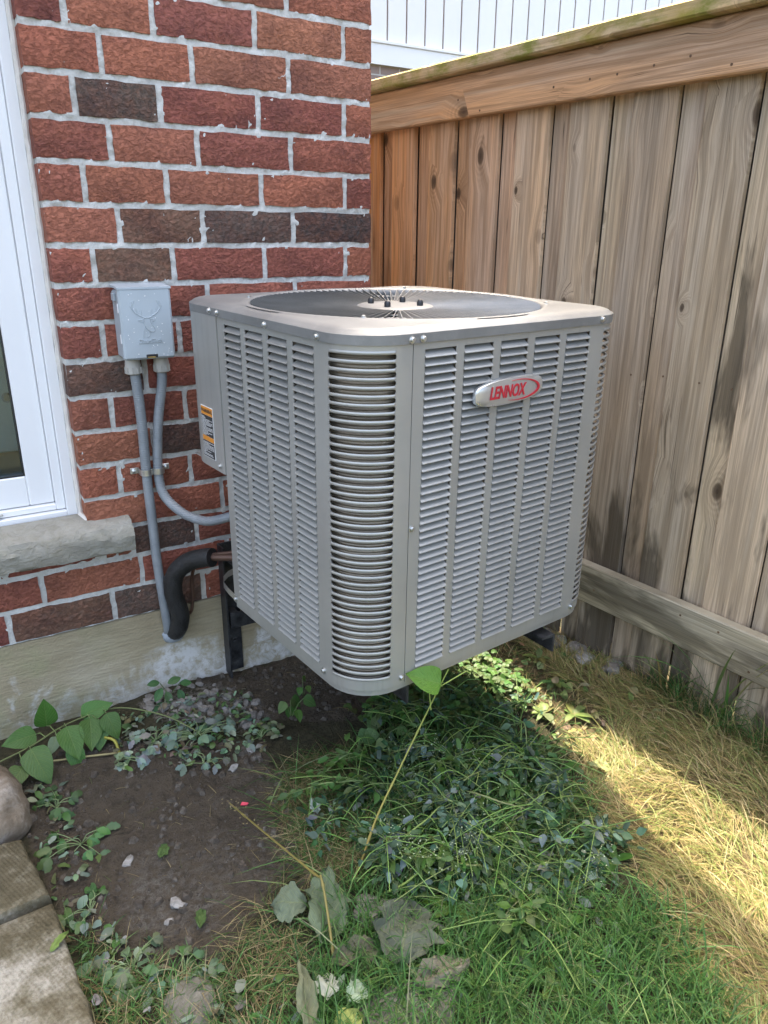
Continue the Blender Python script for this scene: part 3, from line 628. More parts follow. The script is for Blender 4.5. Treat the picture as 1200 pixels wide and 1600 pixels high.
full = flat((0, VA), (0, RC), NLf)[:-1] + arcFL(0, 90, 14)[:-1] + flat((RC, 0), (US-.0008, 0), NRt)
strip(lp_, full, 0, Z0); strip(lp_, full, Z1, ZL+.006)
ve = [VA] + [x for i in (3, 2, 1, 0) for x in (V0+LP*i+LW, V0+LP*i)]
for i in range(4): strip(lp_, flat((0, ve[2*i]), (0, ve[2*i+1]), NLf), Z0, Z1)
strip(lp_, flat((0, V0), (0, RC), NLf)[:-1] + arcFL(0, A1, 3), Z0, Z1)
strip(lp_, arcFL(A2, 90, 3)[:-1] + flat((RC, 0), (US-.0008, 0), NRt), Z0, Z1)
lp_.box(.002, .022, VA-.0025, VA-.0005, .001, ZL)               # folded flange at the rear edge
left_panel = lp_.build('left_panel', 'ac_paint', ac, True, 35)
rp = B()
full = flat((US+.0008, 0), (W-RC, 0), NRt)[:-1] + arcFR(0, 90, 14)[:-1] + flat((W, RC), (W, W-RC), (1, 0))
strip(rp, full, 0, Z0); strip(rp, full, Z1, ZL+.006)
ue = [US+.0008] + [x for i in range(5) for x in (U0+LP*i, U0+LP*i+LW)]
for i in range(5): strip(rp, flat((ue[2*i], 0), (ue[2*i+1], 0), NRt), Z0, Z1)
strip(rp, flat((ue[10], 0), (W-RC, 0), NRt)[:-1] + arcFR(0, A1, 3), Z0, Z1)
strip(rp, arcFR(A2, 90, 3)[:-1] + flat((W, RC), (W, .1425), (1, 0)), Z0, Z1)
for i in range(5): strip(rp, flat((W, .1425+LP*(i+1)-(LP-LW)), (W, .1425+LP*(i+1) if i < 4 else W-RC), (1, 0)), Z0, Z1)
rp.build('right_panel', 'ac_paint', ac, True, 35); right_panel = ac.children[-1]
bp_ = B(); strip(bp_, arcBR(0, 90, 10)[:-1] + flat((W-RC, W), (.20, W), (0, 1)), 0, ZL+.006); bp_.build('back_panel', 'ac_paint', ac, True, 35)
# louvers
def louver_verts():
    pr_ = [(-.0010, .0004), (-.0030, .0002), (-.0036, .0012), (-.0030, .0024), (-.0010, .0040), (.0128, .0138), (.0134, .0132), (.0002, .0034)]
    vs = [(x, y, z) for x in (-LW/2, LW/2) for (y, z) in pr_]; n = len(pr_)
    return vs, [(i, (i+1) % n, n+(i+1) % n, n+i) for i in range(n)] + [tuple(range(n))[::-1], tuple(range(n, 2*n))]
lb = B(); lb.add(*louver_verts()); lme = lb.mesh('louver', True, 35); lme.materials.append(M['ac_paint'])
cnt = 0; rest = B()
for i in range(5):
    for k in range(NL): inst('louver', lme, right_panel, (U0+LP*i+LW/2, 0, Z0+PL*k)); cnt += 1
lv, lf = louver_verts()
for i in range(4):
    for k in range(NL):
        if cnt < 300: inst('louver', lme, left_panel, (0, V0+LP*i+LW/2, Z0+PL*k), (0, 0, -math.pi/2)); cnt += 1
        else: rest.add([(y, V0+LP*i+LW/2-x, z+Z0+PL*k) for x, y, z in lv], lf)
rest.build('remaining_louvers', 'ac_paint', left_panel, True, 35, False)['kind'] = 'stuff'
rest = B()
for i in range(5):
    for k in range(NL): rest.add([(W-y, .1425+LP*i+LW/2+x, z+Z0+PL*k) for x, y, z in lv], lf)
rest.build('side_louvers', 'ac_paint', right_panel, True, 35, False)['kind'] = 'stuff'
# bars between the corner slots, flaring into the round slot ends
def bar(arc):
    hs, rs = PL/2, .0046; N_ = 40; b = B(); vs = []; ang = []
    edge = [0, .0004, .0010, .0018, .0028, .0038, .0046]
    tot = math.radians(A2-A1)*RC
    ds = edge + list(np.linspace(.010, tot-.010, 16)) + [tot-e for e in edge[::-1]]
    pts = []
    for d in ds: pts.append((arc(A1+math.degrees(d/RC), A1+math.degrees(d/RC), 1)[0], min(d, tot-d)))
    for (x, y, nx_, ny_), d in pts:
        half = math.sqrt(max(0, rs*rs-(rs-min(d, rs))**2)) if d < rs else rs
        h = hs-half; bul = .0016*(1 if d > .004 else d/.004)
        for (o_, z) in ((-.003, -h*.8), (bul*.3, -h), (bul, -h*.35), (bul, h*.35), (bul*.3, h), (-.003, h*.8)): vs.append((x+nx_*o_, y+ny_*o_, z))
    n = 6; m = len(pts)
    fs = [(i*n+a, (i+1)*n+a, (i+1)*n+(a+1) % n, i*n+(a+1) % n) for i in range(m-1) for a in range(n)] + [tuple(range(n)), tuple(range((m-1)*n, m*n))[::-1]]
    b.add(vs, fs); me = b.mesh('corner_bar', True, 60); me.materials.append(M['ac_paint']); return me
bl_, br_ = bar(arcFL), bar(arcFR)
for k in range(NL+1):
    inst('corner_bar', bl_, left_panel, (0, 0, Z0+PL*k)); inst('corner_bar', br_, right_panel, (0, 0, Z0+PL*k))
# coil, shroud, base pan
def rrect(ins, n=10):
    r_ = max(.02, RC-ins); o_ = ins; pts = []
    for cx, cy, a0 in ((o_+r_, o_+r_, 180), (W-o_-r_, o_+r_, 270), (W-o_-r_, W-o_-r_, 0), (o_+r_, W-o_-r_, 90)):
        for a in np.linspace(a0, a0+90, n): pts.append((cx+r_*math.cos(R(a)), cy+r_*math.sin(R(a))))
    return pts
def ringwall(b, pts, z0, z1):
    n = len(pts); b.add([(x, y, z0) for x, y in pts]+[(x, y, z1) for x, y in pts], [(i, (i+1) % n, n+(i+1) % n, n+i) for i in range(n)])
b = B(); cc_ = [p_ for p_ in rrect(.0165, 14) if not (p_[0] < .3 and p_[1] > W-.2)] + [(.15, W-.0165), (.032, .53), (.0165, .515)]; ringwall(b, cc_, .004, .680); b.build('coil', 'coil_fins', ac, True, 40)
b = B(); pts = [p_ for p_ in rrect(.004) if not (p_[0] < .3 and p_[1] > W-.2)] + [(.15, W-.004), (.03, .53), (.004, .519)]; n = len(pts); ringwall(b, pts, -.014, .003); b.f.append(tuple(range(n))[::-1]); b.f.append(tuple(range(n, 2*n))); b.build('base_pan', 'ac_paint', ac)
# top cover
NA = 192; H = W/2; ang = [2*math.pi*i/NA for i in range(NA)]
def rsq(a, ins):
    hh = H-ins; r_ = max(.02, RC-ins); c_, s_ = abs(math.cos(a)), abs(math.sin(a)); k_ = hh/max(c_, s_); x, y = c_*k_, s_*k_
    if x > hh-r_ and y > hh-r_:
        q_ = hh-r_; bq = -(c_*q_+s_*q_); cq = 2*q_*q_-r_*r_; k_ = -bq+math.sqrt(max(0, bq*bq-cq))
    return k_
rings = [(lambda a: rsq(a, .004), ZL-.0005), (lambda a: rsq(a, -.004), ZL-.0005), (lambda a: rsq(a, -.004), ZL+.0165), (lambda a: rsq(a, -.0015), ZL+.0185), (lambda a: rsq(a, .001), ZL+.0195), (lambda a: rsq(a, .006), ZL+.0230),
         (lambda a: rsq(a, .014), ZL+.0258), (lambda a: rsq(a, .026), ZL+.0266), (lambda a: .350, ZL+.0270), (lambda a: .345, ZL+.0284), (lambda a: .338, ZL+.0290), (lambda a: .331, ZL+.0284), (lambda a: .326, ZL+.0260), (lambda a: .322, ZL+.0140), (lambda a: .3215, ZL-.06)]
vs_ = []; fs_ = []
for (fr_, z) in rings:
    for a in ang:
        k_ = fr_(a)
        if k_ in (.350,): k_ = min(k_, rsq(a, .027))
        vs_.append((H+k_*math.cos(a), H+k_*math.sin(a), z))
for i in range(len(rings)-1):
    for k in range(NA): fs_.append((i*NA+k, i*NA+(k+1) % NA, (i+1)*NA+(k+1) % NA, (i+1)*NA+k))
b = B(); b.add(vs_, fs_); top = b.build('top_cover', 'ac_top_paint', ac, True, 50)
# fan guard: radial blades round a hub plate
guard = empty('fan_guard', (H, H, ZL+.0170), ac)
gb = B(); gb.add([(x, y+dy, z) for x, z, y in ((.080, -.012, 0), (.3225, -.004, 0), (.3225, .0105, .007), (.080, .001, .007)) for dy in (-.0007, .0007)], [(0, 2, 4, 6), (7, 5, 3, 1), (0, 1, 3, 2), (2, 3, 5, 4), (4, 5, 7, 6), (6, 7, 1, 0)])
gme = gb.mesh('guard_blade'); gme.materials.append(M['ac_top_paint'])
for i in range(108): inst('guard_blade', gme, guard, (0, 0, 0), (0, 0, 2*math.pi*i/108))
b = B()
for rr_, zz in ((.15, -.004), (.235, 0.0)):
    b.tube([(rr_*math.cos(a), rr_*math.sin(a), zz) for a in np.linspace(0, 2*math.pi, 73)], .0016, 6)
b.build('support_ring', 'ac_paint', guard, True)
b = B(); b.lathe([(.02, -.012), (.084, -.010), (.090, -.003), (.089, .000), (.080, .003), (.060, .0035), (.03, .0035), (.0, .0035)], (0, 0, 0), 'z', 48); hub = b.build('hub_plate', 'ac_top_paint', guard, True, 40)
for a in (35, 125, 215, 305):
    b = B(); b.lathe([(.0070, 0), (.0072, .008), (.0055, .012), (.003, .0135)], (0, 0, 0), 'z', 10)
    o = b.build('hub_bolt', 'black_plastic', ac, True, 40); o.location = (H+.058*math.cos(R(a)), H+.058*math.sin(R(a)), ZL+.0203)
b = B(); ringwall(b, [(H+.30*math.cos(a), H+.30*math.sin(a)) for a in ang[::4]], .40, ZL+.0); b.build('fan_shroud', 'black_plastic', ac, True)
fan = empty('fan', (H, H, ZL-.09), ac)
fb_ = B(); fb_.lathe([(.045, -.10), (.05, -.01), (.04, .0)], (0, 0, 0), 'z', 20); fb_.build('motor', 'black_iron', fan, True, 40)
bl = B(); vs_ = []; 
for i in range(6):
    for j in range(5):
        r_ = .045+.235*i/5; a = R(-32+64*j/4)*(.75+.35*i/5); vs_.append((r_*math.cos(a), r_*math.sin(a), .035*(j/4-.5)))
bl.add(vs_, [(i*5+j, (i+1)*5+j, (i+1)*5+j+1, i*5+j+1) for i in range(5) for j in range(4)]); fme = bl.mesh('fan_blade', True); fme.materials.append(M['zinc'])
for i in range(4): inst('fan_blade', fme, fan, (0, 0, 0), (0, 0, math.pi*i/2))
# control cover with warning label
b = B(); strip(b, flat((0, VA+.0012), (0, W-RC), NLf)[:-1] + arcBL(0, 90, 12)[:-1] + flat((RC, W), (.2, W), (0, 1)), .3300, ZL+.006, .006, .0025)
ctl = b.build('control_cover', 'ac_paint', ac, True, 35)
b = B(); b.box(-.0022, .06, VA+.003, VA+.055, .3305, .335); b.box(.012, .19, .55, W-.008, .3305, .334); b.build('cover_floor', 'ac_paint', ctl)
lab = B(); lab.box(-.0036, -.00255, .568, .6305, .352, .4765); warn = lab.build('warning_label', 'label_white', ctl)
lab = B(); lab.box(-.0040, -.0037, .5695, .629, .4560, .4750); lab.build('orange_band', 'label_orange', warn); lab = B(); lab.box(-.0040, -.0037, .5695, .629, .3935, .4045); lab.build('orange_band', 'label_orange', warn)
lab = B(); lab.box(-.0040, -.0037, .5695, .629, .4050, .4555); lab.build('black_field', 'label_black', warn); lab = B(); lab.box(-.0040, -.0037, .5695, .629, .3535, .3930); lab.build('black_field', 'label_black', warn)
lab = B(); rr = random.Random(4)
for (a, c_) in ((.4075, .4535), (.3560, .3915)):
    z = c_-.002
    while z > a:
        x = .6275
        while x > .575:
            l_ = rr.uniform(.010, .034); e_ = max(x-l_, .5715); lab.box(-.0043, -.0041, e_, x, z-.0012, z)
            x = e_-.0015
            if rr.random() < .22: break
        z -= .0031
lab.build('print_lines', 'label_white', warn)
lab = B(); text_mesh(lab, 'WARNING', .0115, lambda x, y, z: (-.0044-z*.3, .599-x, .4655+y), 0, 1.05, .0003, .0002, 2); lab.build('warning_word', 'label_black', warn)
# badge
BC = (.3605, .5795)
b = B(); n = 64; hw, hh = .0935, .0262; vs_ = []
prf = [(1.0, 0.0), (1.0, -.0045), (.985, -.0075), (.95, -.0090), (.6, -.0105), (.0, -.0112)]
def bout(a):
    c_, s_ = math.cos(a), math.sin(a); x = hw*math.copysign(abs(c_)**.58, c_); y = hh*math.copysign(abs(s_)**.52, s_)
    return x, y*(1-.16*(x/hw)**2) + .0035*x/hw
for (sc, y) in prf:
    for i in range(n):
        x, z = bout(2*math.pi*i/n); vs_.append((BC[0]+x*sc, -.0025+y, BC[1]+z*sc))
fs_ = [(i*n+k, i*n+(k+1) % n, (i+1)*n+(k+1) % n, (i+1)*n+k) for i in range(len(prf)-1) for k in range(n)] + [tuple(range(n))]
b.add(vs_, fs_); badge = b.build('brand_badge', 'badge_silver', ac, True, 40)
b = B(); text_mesh(b, 'LENNOX', .0335, lambda x, y, z: (BC[0]-.0115+x, -.0142-z, BC[1]-.0005+y), .22, .70, .0008, .0006, 4); b.build('lettering', 'badge_red', badge)
b = B(); vs_ = []; NS = 44                                        # swoosh round the right-hand end
for i in range(NS+1):
    t_ = i/NS; a = R(112-232*t_); th = .0058*math.sin(math.pi*min(1, max(0, .04+t_*.92)))**1.3+.0003
    cx, cz = BC[0]+.022, BC[1]+.0005; ex, ez = .0585, .0205
    x, z = cx+ex*math.cos(a), cz+ez*math.sin(a); k_ = math.hypot(math.cos(a), math.sin(a))
    for d_, y in ((0, -.0140), (-th, -.0140), (-th, -.0125), (0, -.0125)):
        vs_.append((cx+(ex+d_)*math.cos(a), y, cz+(ez+d_*.62)*math.sin(a)))
b.add(vs_, [(i*4+a, (i+1)*4+a, (i+1)*4+(a+1) % 4, i*4+(a+1) % 4) for i in range(NS) for a in range(4)] + [(0, 1, 2, 3), tuple(NS*4+j for j in (3, 2, 1, 0))]); b.build('swoosh', 'badge_red', badge)
# screws
def screw_mesh(axis):
    b = B(); b.lathe([(.0068, 0), (.0068, .0012), (.0046, .0014), (.0046, .0044), (.0036, .0054), (.0, .0056)], (0, 0, 0), axis, 12); me = b.mesh('screw', True, 40); me.materials.append(M['zinc']); return me
sy, sx = screw_mesh('-y'), screw_mesh('-x')
for (u, z, o_) in ((.1147, .6950, .004), (.1396, .6952, .004), (.6300, .6985, .004), (.129, .340, 0), (.6400, .0135, 0), (.1132, .0150, 0), (.1402, .0140, 0)): inst('screw', sy, ac, (u, -o_, z))
for (v, z, o_) in ((.1129, .695, .004), (.5458, .6985, .004), (.5088, .6975, .004), (.5462, .3451, .0025), (.5129, .0110, 0), (.1141, .0150, 0), (.3, .695, .004)): inst('screw', sx, ac, (-o_, v, z))
for (a, r_) in ((-138, .336), (-42, .336), (48, .336), (138, .336)):
    b = B(); b.lathe([(.006, 0), (.006, .001), (.004, .0015), (.004, .0045), (.0, .0055)], (0, 0, 0), 'z', 10); o = b.build('screw', 'zinc', ac, True, 40); o.location = (H+r_*math.cos(R(a)), H+r_*math.sin(R(a)), ZL+.0285)
sp_ = [(-.0015, .508), (-.004, .545), (-.004, .572), (.004, .588), (.020, .594), (.045, .592)]; vs_ = []
for i, (x, y) in enumerate(sp_):
    for z in (.004+.007*i, .020+.007*i): vs_.append((x, y, z)); vs_.append((x+.0015, y+.0015, z))
b = B(); b.add(vs_, [(i*4+a, (i+1)*4+a, (i+1)*4+c_, i*4+c_) for i in range(5) for a, c_ in ((0, 2), (2, 3), (3, 1), (1, 0))]); b.build('tie_strap', 'zinc', ac, True, 30)

# ------------------------------------------------------------------ wall bracket
br = empty('wall_bracket', (-.49, 0, .0), label='black painted angle-iron wall bracket carrying the air conditioner', cat='bracket')
def angle(b, p, q, w1, w2, th, d1, d2):                          # L-section from p to q, flanges along d1 and d2
    p, q, d1, d2 = (Vector(a) for a in (p, q, d1, d2))
    sec = [(0, 0), (w1, 0), (w1, th), (th, th), (th, w2), (0, w2)]
    vs = [pp + d1*a + d2*c_ for pp in (p, q) for a, c_ in sec]
    b.add(vs, [(i, (i+1) % 6, 6+(i+1) % 6, 6+i) for i in range(6)] + [(5, 4, 3, 2, 1, 0), (6, 7, 8, 9, 10, 11)])
for x in (-.522, -.10):
    b = B(); angle(b, (x, -.0125, .012), (x, -.0125, .440), .055, .045, .005, (1, 0, 0), (0, -1, 0)); o = b.build('upright', 'black_iron', br); o.location = (.49, 0, 0)
for x0, x1 in ((-.475, -.396), (-.055, .020)):
    b = B(); angle(b, (x0, -.02, .4035), (x1, -.840, .3925), .040, .046, .005, (-1, 0, 0), (0, 0, -1)); o = b.build('arm', 'black_iron', br); o.location = (.49, 0, 0)
b = B(); b.box(-.512, -.03, -.064, -.0585, .182, .232, .001); o = b.build('cross_bar', 'black_iron', br); o.location = (.49, 0, 0)
b = B(); b.box(-.511, -.487, -.058, -.0180, .184, .230, .001); o = b.build('cross_bar_tab', 'black_iron', br); o.location = (.49, 0, 0)
for z in (.40, .27, .115):
    b = B(); b.lathe([(.013, 0), (.013, .002), (.008, .0025), (.008, .010), (.0, .011)], (-.490+.49, -.0180, z), '-y', 6); b.build('bolt', 'black_iron', br)
for x, y in ((-.465, -.12), (-.412, -.70), (-.045, -.12), (.010, -.70)):
    b = B(); b.box(x-.02+.49, x+.02+.49, y-.025, y+.025, .4012+(y+.7)*.01, .4085+(y+.7)*.0127, .001); b.build('rubber_pad', 'black_plastic', br)

# ------------------------------------------------------------------ disconnect box
db = empty('disconnect_box', (-.675, 0, .99), label='small grey plastic electrical disconnect box with embossed deer head on the brick wall', cat='electrical box')
b = B(); b.box(-.060, .058, -.058, -.004, .002, .162, .004); b.build('case', 'grey_plastic', db)
b = B(); b.box(-.0625, .0625, -.082, -.0585, .0, .170, .005); b.add([(-.064, -.083, .166), (.064, -.083, .166), (.064, -.004, .171), (-.064, -.004, .171), (-.064, -.083, .171), (.064, -.083, .171), (.064, -.004, .175), (-.064, -.004, .175)], [(0, 3, 2, 1), (4, 5, 6, 7), (0, 1, 5, 4), (1, 2, 6, 5), (2, 3, 7, 6), (3, 0, 4, 7)])
lid = b.build('lid', 'grey_plastic', db)
b = B(); b.box(-.0665, -.0605, -.050, -.026, .138, .156, .001); b.build('hinge_tab', 'grey_plastic', db)
for z in (.040, .112):
    b = B(); b.box(-.0650, -.0627, -.076, -.071, z, z+.022, .0008); b.build('latch', 'vinyl', db)
b = B(); b.box(-.010, .018, -.0835, -.0815, .004, .012, .0005); b.build('hasp_slot', 'black_iron', lid)
b = B(); b.box(-.007, .012, -.0845, -.0836, .0035, .0065, .0003); b.build('hasp', 'brass', lid)
b = B()
def em(pts, r_=.0011): b.tube(spline([(x, -.0825, z) for x, z in pts], 4), r_*.85, 6)
for s in (-1, 1):
    em([(s*.006, .100), (s*.014, .104), (s*.026, .112), (s*.034, .124), (s*.033, .138)], .0014)
    em([(s*.030, .117), (s*.037, .128)]); em([(s*.020, .108), (s*.024, .122)]); em([(s*.012, .103), (s*.013, .118)]); em([(s*.033, .128), (s*.027, .140)])
    em([(s*.008, .096), (s*.020, .094), (s*.009, .090)])
em([(-.008, .098), (.0, .100), (.008, .098), (.010, .088), (.015, .078), (.017, .070), (.010, .066), (.002, .070), (-.004, .078), (-.008, .088), (-.008, .098)], .0012)
em([(.003, .072), (.004, .060), (-.002, .054)]); em([(-.006, .082), (-.010, .066), (-.011, .054)])
text_mesh(b, 'DiversiTech', .0145, lambda x, y, z: (.004+x, -.0828-z, .044+y), 0, .80, .0004, .0011, 2)
b.build('embossing', 'grey_plastic', lid, True, 40)
b = B()
rr = random.Random(9)
for i in range(46):
    x, z = rr.uniform(-.058, .058), rr.uniform(.006, .162); r_ = rr.uniform(.0006, .0016)
    b.lathe([(r_, 0), (r_*.8, r_*.4), (r_*.1, r_*.6)], (x, -.082, z), '-y', 6)
b.build('water_drops', 'vinyl', lid, True)['kind'] = 'stuff'
for x in (-.035, .036):
    b = B(); b.lathe([(.012, .030), (.013, .026), (.0175, .022), (.0195, .006), (.0195, -.012), (.0170, -.014), (.0165, -.0), ], (x, -.038, -.026), 'z', 20)
    for k in range(10):
        a = 2*math.pi*k/10; cx, cy = x+.0195*math.cos(a), -.038+.0195*math.sin(a); b.box(cx-.0016, cx+.0016, cy-.0016, cy+.0016, -.0375, -.022)
    b.build('conduit_fitting', 'beige_plastic', db, True, 40)

# ------------------------------------------------------------------ conduits, clamps and refrigerant lines
p1 = spline([(-.710, -.038, .975), (-.7055, -.037, .925), (-.702, -.033, .82), (-.703, -.030, .69), (-.702, -.032, .56), (-.701, -.035, .43), (-.695, -.033, .32), (-.688, -.022, .225), (-.682, .004, .180)], 8)
b = B(); b.tube(p1, .0128, 14); o = b.build('conduit', 'conduit_grey', None, True); tag(o, 'straight grey conduit running from the disconnect box down to the foundation', 'conduit')
we = AW(.100, .610, .190)
p2 = spline([(-.639, -.038, .977), (-.642, -.037, .92), (-.660, -.033, .82), (-.672, -.030, .69), (-.667, -.045, .625), (-.637, -.085, .583), (-.601, -.12, .565), (-.577, -.18, .578), tuple(we)], 8)
b = B(); b.tube(p2, .0125, 14); o = b.build('flexible_conduit', 'conduit_grey', None, True); tag(o, 'grey flexible conduit curving from the disconnect box into the air conditioner', 'conduit')
def clamp(x, zx, tabx, label):
    c_ = empty('pipe_clamp', (x, 0, zx), label=label, cat='clamp'); s = 1 if tabx > x else -1
    pts = [(math.cos(a)*.0148, -.030+math.sin(a)*-.0148) for a in np.linspace(0, math.pi, 11)]; vs = []
    for (a, y) in pts:
        for k_, z in ((1, -.008), (1, .008)): vs.append((a, y, z)); vs.append((a*1.12, -.030+(y+.030)*1.12, z))
    b = B(); b.add(vs, [(i*4+p, (i+1)*4+p, (i+1)*4+q_, i*4+q_) for i in range(10) for p, q_ in ((0, 1), (1, 3), (3, 2), (2, 0))]); b.box(-.0166, -.0146, -.031, -.004, -.008, .008); b.box(.0146, .0166, -.031, -.004, -.008, .008)
    b.build('strap', 'zinc', c_, True, 40)
    b = B(); b.box(min(s*.0168, s*.036), max(s*.0168, s*.036), -.0075, -.0050, -.008, .008, .0008); b.build('tab', 'zinc', c_)
    b = B(); b.lathe([(.006, 0), (.006, .003), (.003, .005)], (s*.027, -.0075, 0), '-y', 10); b.build('screw', 'zinc', c_, True, 40)
clamp(-.7028, .690, -.74, 'zinc pipe clamp holding the straight conduit to the brick'); clamp(-.672, .690, -.62, 'zinc pipe clamp holding the flexible conduit to the brick')
ls = empty('insulated_refrigerant_line', (-.66, 0, .2), label='black foam-insulated refrigerant pipe bending from the foundation to the unit', cat='pipe')
pp = spline([(-.668, .005, .190), (-.664, -.030, .205), (-.657, -.055, .262), (-.672, -.062, .345), (-.665, -.075, .402), (-.636, -.105, .443), (-.604, -.150, .466), (-.588, -.172, .472)], 8)
b = B(); pl = [.0255+.0012*vn(i*.3, 0, 2) for i in range(len(pp))]; b.tube([q_-Vector((-.66, 0, .2)) for q_ in pp], pl, 16); b.build('foam_sleeve', 'pipe_foam', ls, True, 60)
ce = AW(.110, .600, .060)
b = B(); b.tube([q_-Vector((-.66, 0, .2)) for q_ in spline([(-.636, -.105, .443), (-.604, -.150, .466), tuple(ce)], 6)], .0095, 12); b.build('copper_pipe', 'copper', ls, True)
b = B(); ce2 = AW(.110, .605, .078)
b.tube(spline([(-.640, .004, .235), (-.620, -.028, .25), (-.612, -.036, .30), (-.611, -.045, .37), (-.606, -.09, .43), (-.59, -.16, .475), tuple(ce2)], 7), .0048, 10); o = b.build('copper_liquid_line', 'copper', None, True); tag(o, 'thin bare copper tube beside the insulated pipe', 'pipe')
b = B(); vs_ = []; 
for i in range(9):
    f_ = i/8
    for k in range(18):
        a = 2*math.pi*k/18; rr_ = math.cos(f_*math.pi/2)**.6; vs_.append((-.669+.034*rr_*math.cos(a)*(1+.15*vn(k*.7, i*.3, 1)), -.004-.020*math.sin(f_*math.pi/2), .182+.026*rr_*math.sin(a)*(1+.2*vn(k*.6, i*.3, 5))))
b.add(vs_, [(i*18+k, i*18+(k+1) % 18, (i+1)*18+(k+1) % 18, (i+1)*18+k) for i in range(8) for k in range(18)]); o = b.build('sealant_patch', 'sealant_grey', None, True); tag(o, 'smeared grey sealant where the conduit enters the foundation', 'sealant')

# ------------------------------------------------------------------ paving slabs, boulder, stones
def slab(name, out, z0, z1, label, seed):
    cx, cy = np.mean([p_[0] for p_ in out]), np.mean([p_[1] for p_ in out]); pts = []
    for i in range(len(out)):
        a, c_ = out[i], out[(i+1) % len(out)]; L = math.dist(a, c_); n = max(1, int(L/.03))
        for j in range(n): x, y = a[0]+(c_[0]-a[0])*j/n, a[1]+(c_[1]-a[1])*j/n; pts.append((x+.006*vn(x, y, seed, 20), y+.006*vn(x, y, seed+3, 20)))
    n = len(pts); vs = []; lv_ = [(1.02, z0), (1.0, z1-.010), (.992, z1-.003), (.975, z1), (.6, z1+.002), (.2, z1+.002)]
    for (k_, z) in lv_:
        for x, y in pts: X_, Y_ = cx+(x-cx)*k_, cy+(y-cy)*k_; vs.append((X_-cx, Y_-cy, z+.003*vn(X_, Y_, seed, 15)))
    b = B(); b.add(vs, [(i*n+k, i*n+(k+1) % n, (i+1)*n+(k+1) % n, (i+1)*n+k) for i in range(len(lv_)-1) for k in range(n)] + [tuple((len(lv_)-1)*n+k for k in range(n))])
    o = b.build(name, 'slab', None, True, 50); o.location = (cx, cy, 0); tag(o, label, 'paving slab', 'concrete slabs at the left edge'); return o
slab('paving_slab', [(-1.75, -.455), (-1.155, -.475), (-1.125, -.665), (-1.72, -.700)], -.03, .050, 'mottled concrete slab touching the boulder at the left edge', 2)
slab('paving_slab', [(-1.73, -.712), (-1.122, -.678), (-1.092, -1.16), (-1.70, -1.20)], -.03, .043, 'lichen-stained concrete slab in the bottom left corner', 5)
import bmesh
def rock(name, loc, dims, mat, seed, sub=3, rough=.18, rz=0, **kw):
    bm = bmesh.new(); bmesh.ops.create_icosphere(bm, subdivisions=sub, radius=1.0)
    for v in bm.verts:
        n_ = v.co.normalized(); k_ = 1 + rough*vn(n_.x+seed*3.1, n_.y, n_.z, 1.3) + rough*.45*vn(n_.x, n_.y+seed*1.7, n_.z, 3.5)
        c_ = n_*k_; c_ = Vector([math.copysign(abs(a)**.8, a) for a in c_]); v.co = Vector((c_.x*dims[0], c_.y*dims[1], c_.z*dims[2]))
    me = bpy.data.meshes.new(name); bm.to_mesh(me); bm.free(); me.polygons.foreach_set('use_smooth', [True]*len(me.polygons))
    if sub < 3: me.set_sharp_from_angle(angle=R(28))
    me.materials.append(M[mat]); o = bpy.data.objects.new(name, me); o.location = loc; o.rotation_euler = (0, 0, rz); link(o); return tag(o, **kw)
rock('boulder', (-1.235, -.335, .045), (.105, .12, .085), 'boulder', 3, 4, .22, .3, label='rounded brown and white boulder behind the slab', cat='boulder')
rr = random.Random(21); gp = []
while len(gp) < 90:
    x, y = rr.uniform(-.80, -.46), rr.uniform(-.36, -.02)
    if inpoly(np.array(x), np.array(y), GRAVEL): gp.append((x, y))
for i, (x, y) in enumerate(gp):
    s = rr.uniform(.004, .0135); rock('stone_chip', (x, y, hgt(x, y)+s*.15), (s*rr.uniform(.9, 1.5), s*rr.uniform(.7, 1.2), s*.7), 'limestone', i, 2, .6, rr.uniform(0, 6), label='small grey limestone chip in the heap against the foundation', cat='stone', group='limestone chips by the foundation')
for i, (x, y, s, lab_) in enumerate([(-.561, -.70, .014, 'small white torn scrap of stone between soil and dry grass'), (-.964, -.605, .014, 'white half-buried pebble in the bare soil'), (-.905, -.775, .017, 'white lumpy stone in the crumbly soil patch'), (-.930, -.80, .010, 'small round white pebble beside the lumpy stone'), (-.946, -.995, .016, 'oval white pebble near the bottom edge of the photo'),
                                     (-.60, -.40, .012, 'pale pebble at the back edge of the bare soil'), (.245, -.984, .009, 'tiny white pebble on the straw-coloured grass'), (-.66, -.44, .014, 'pale grey stone below the wilted plant')]):
    rock('pebble', (x, y, hgt(x, y)+s*.05), (s*1.0, s*.7, s*.5), 'white_stone', 40+i, 2, .7, i, label=lab_, cat='pebble', group='white pebbles on the ground')
for i, (x, y, a, c_, lab_) in enumerate([(-.66, -1.20, .085, .050, 'flat grey-brown stone at the bottom centre of the photo'), (-.56, -1.215, .050, .032, 'pale flat stone right of the bottom-centre stone'), (-.95, -1.00, .055, .045, 'flat grey stone at the bottom beside the oval pebble'), (-.57, -1.00, .045, .035, 'tan flat stone behind the grey felt leaf')]):
    rock('flat_stone', (x, y, hgt(x, y)+.004), (a, c_, .016), 'shale', 60+i, 3, .3, i*.8, label=lab_, cat='stone', group='flat stones at the bottom')
rr = random.Random(33)
for i in range(22):
    s = rr.uniform(-.02, .34); pt = nf*.51 + Vector((.0884, -.9961, 0))*(.34+s) - nf*rr.uniform(.012, .07); k_ = rr.uniform(.012, .030)
    rock('rubble_stone', (pt.x, pt.y, hgt(pt.x, pt.y)+k_*.35), (k_*1.3, k_, k_*.6), 'white_stone' if i % 3 else 'limestone', 80+i, 2, .4, rr.uniform(0, 6), label='pale rubble stone lying along the foot of the fence', cat='stone', group='rubble along the fence foot')

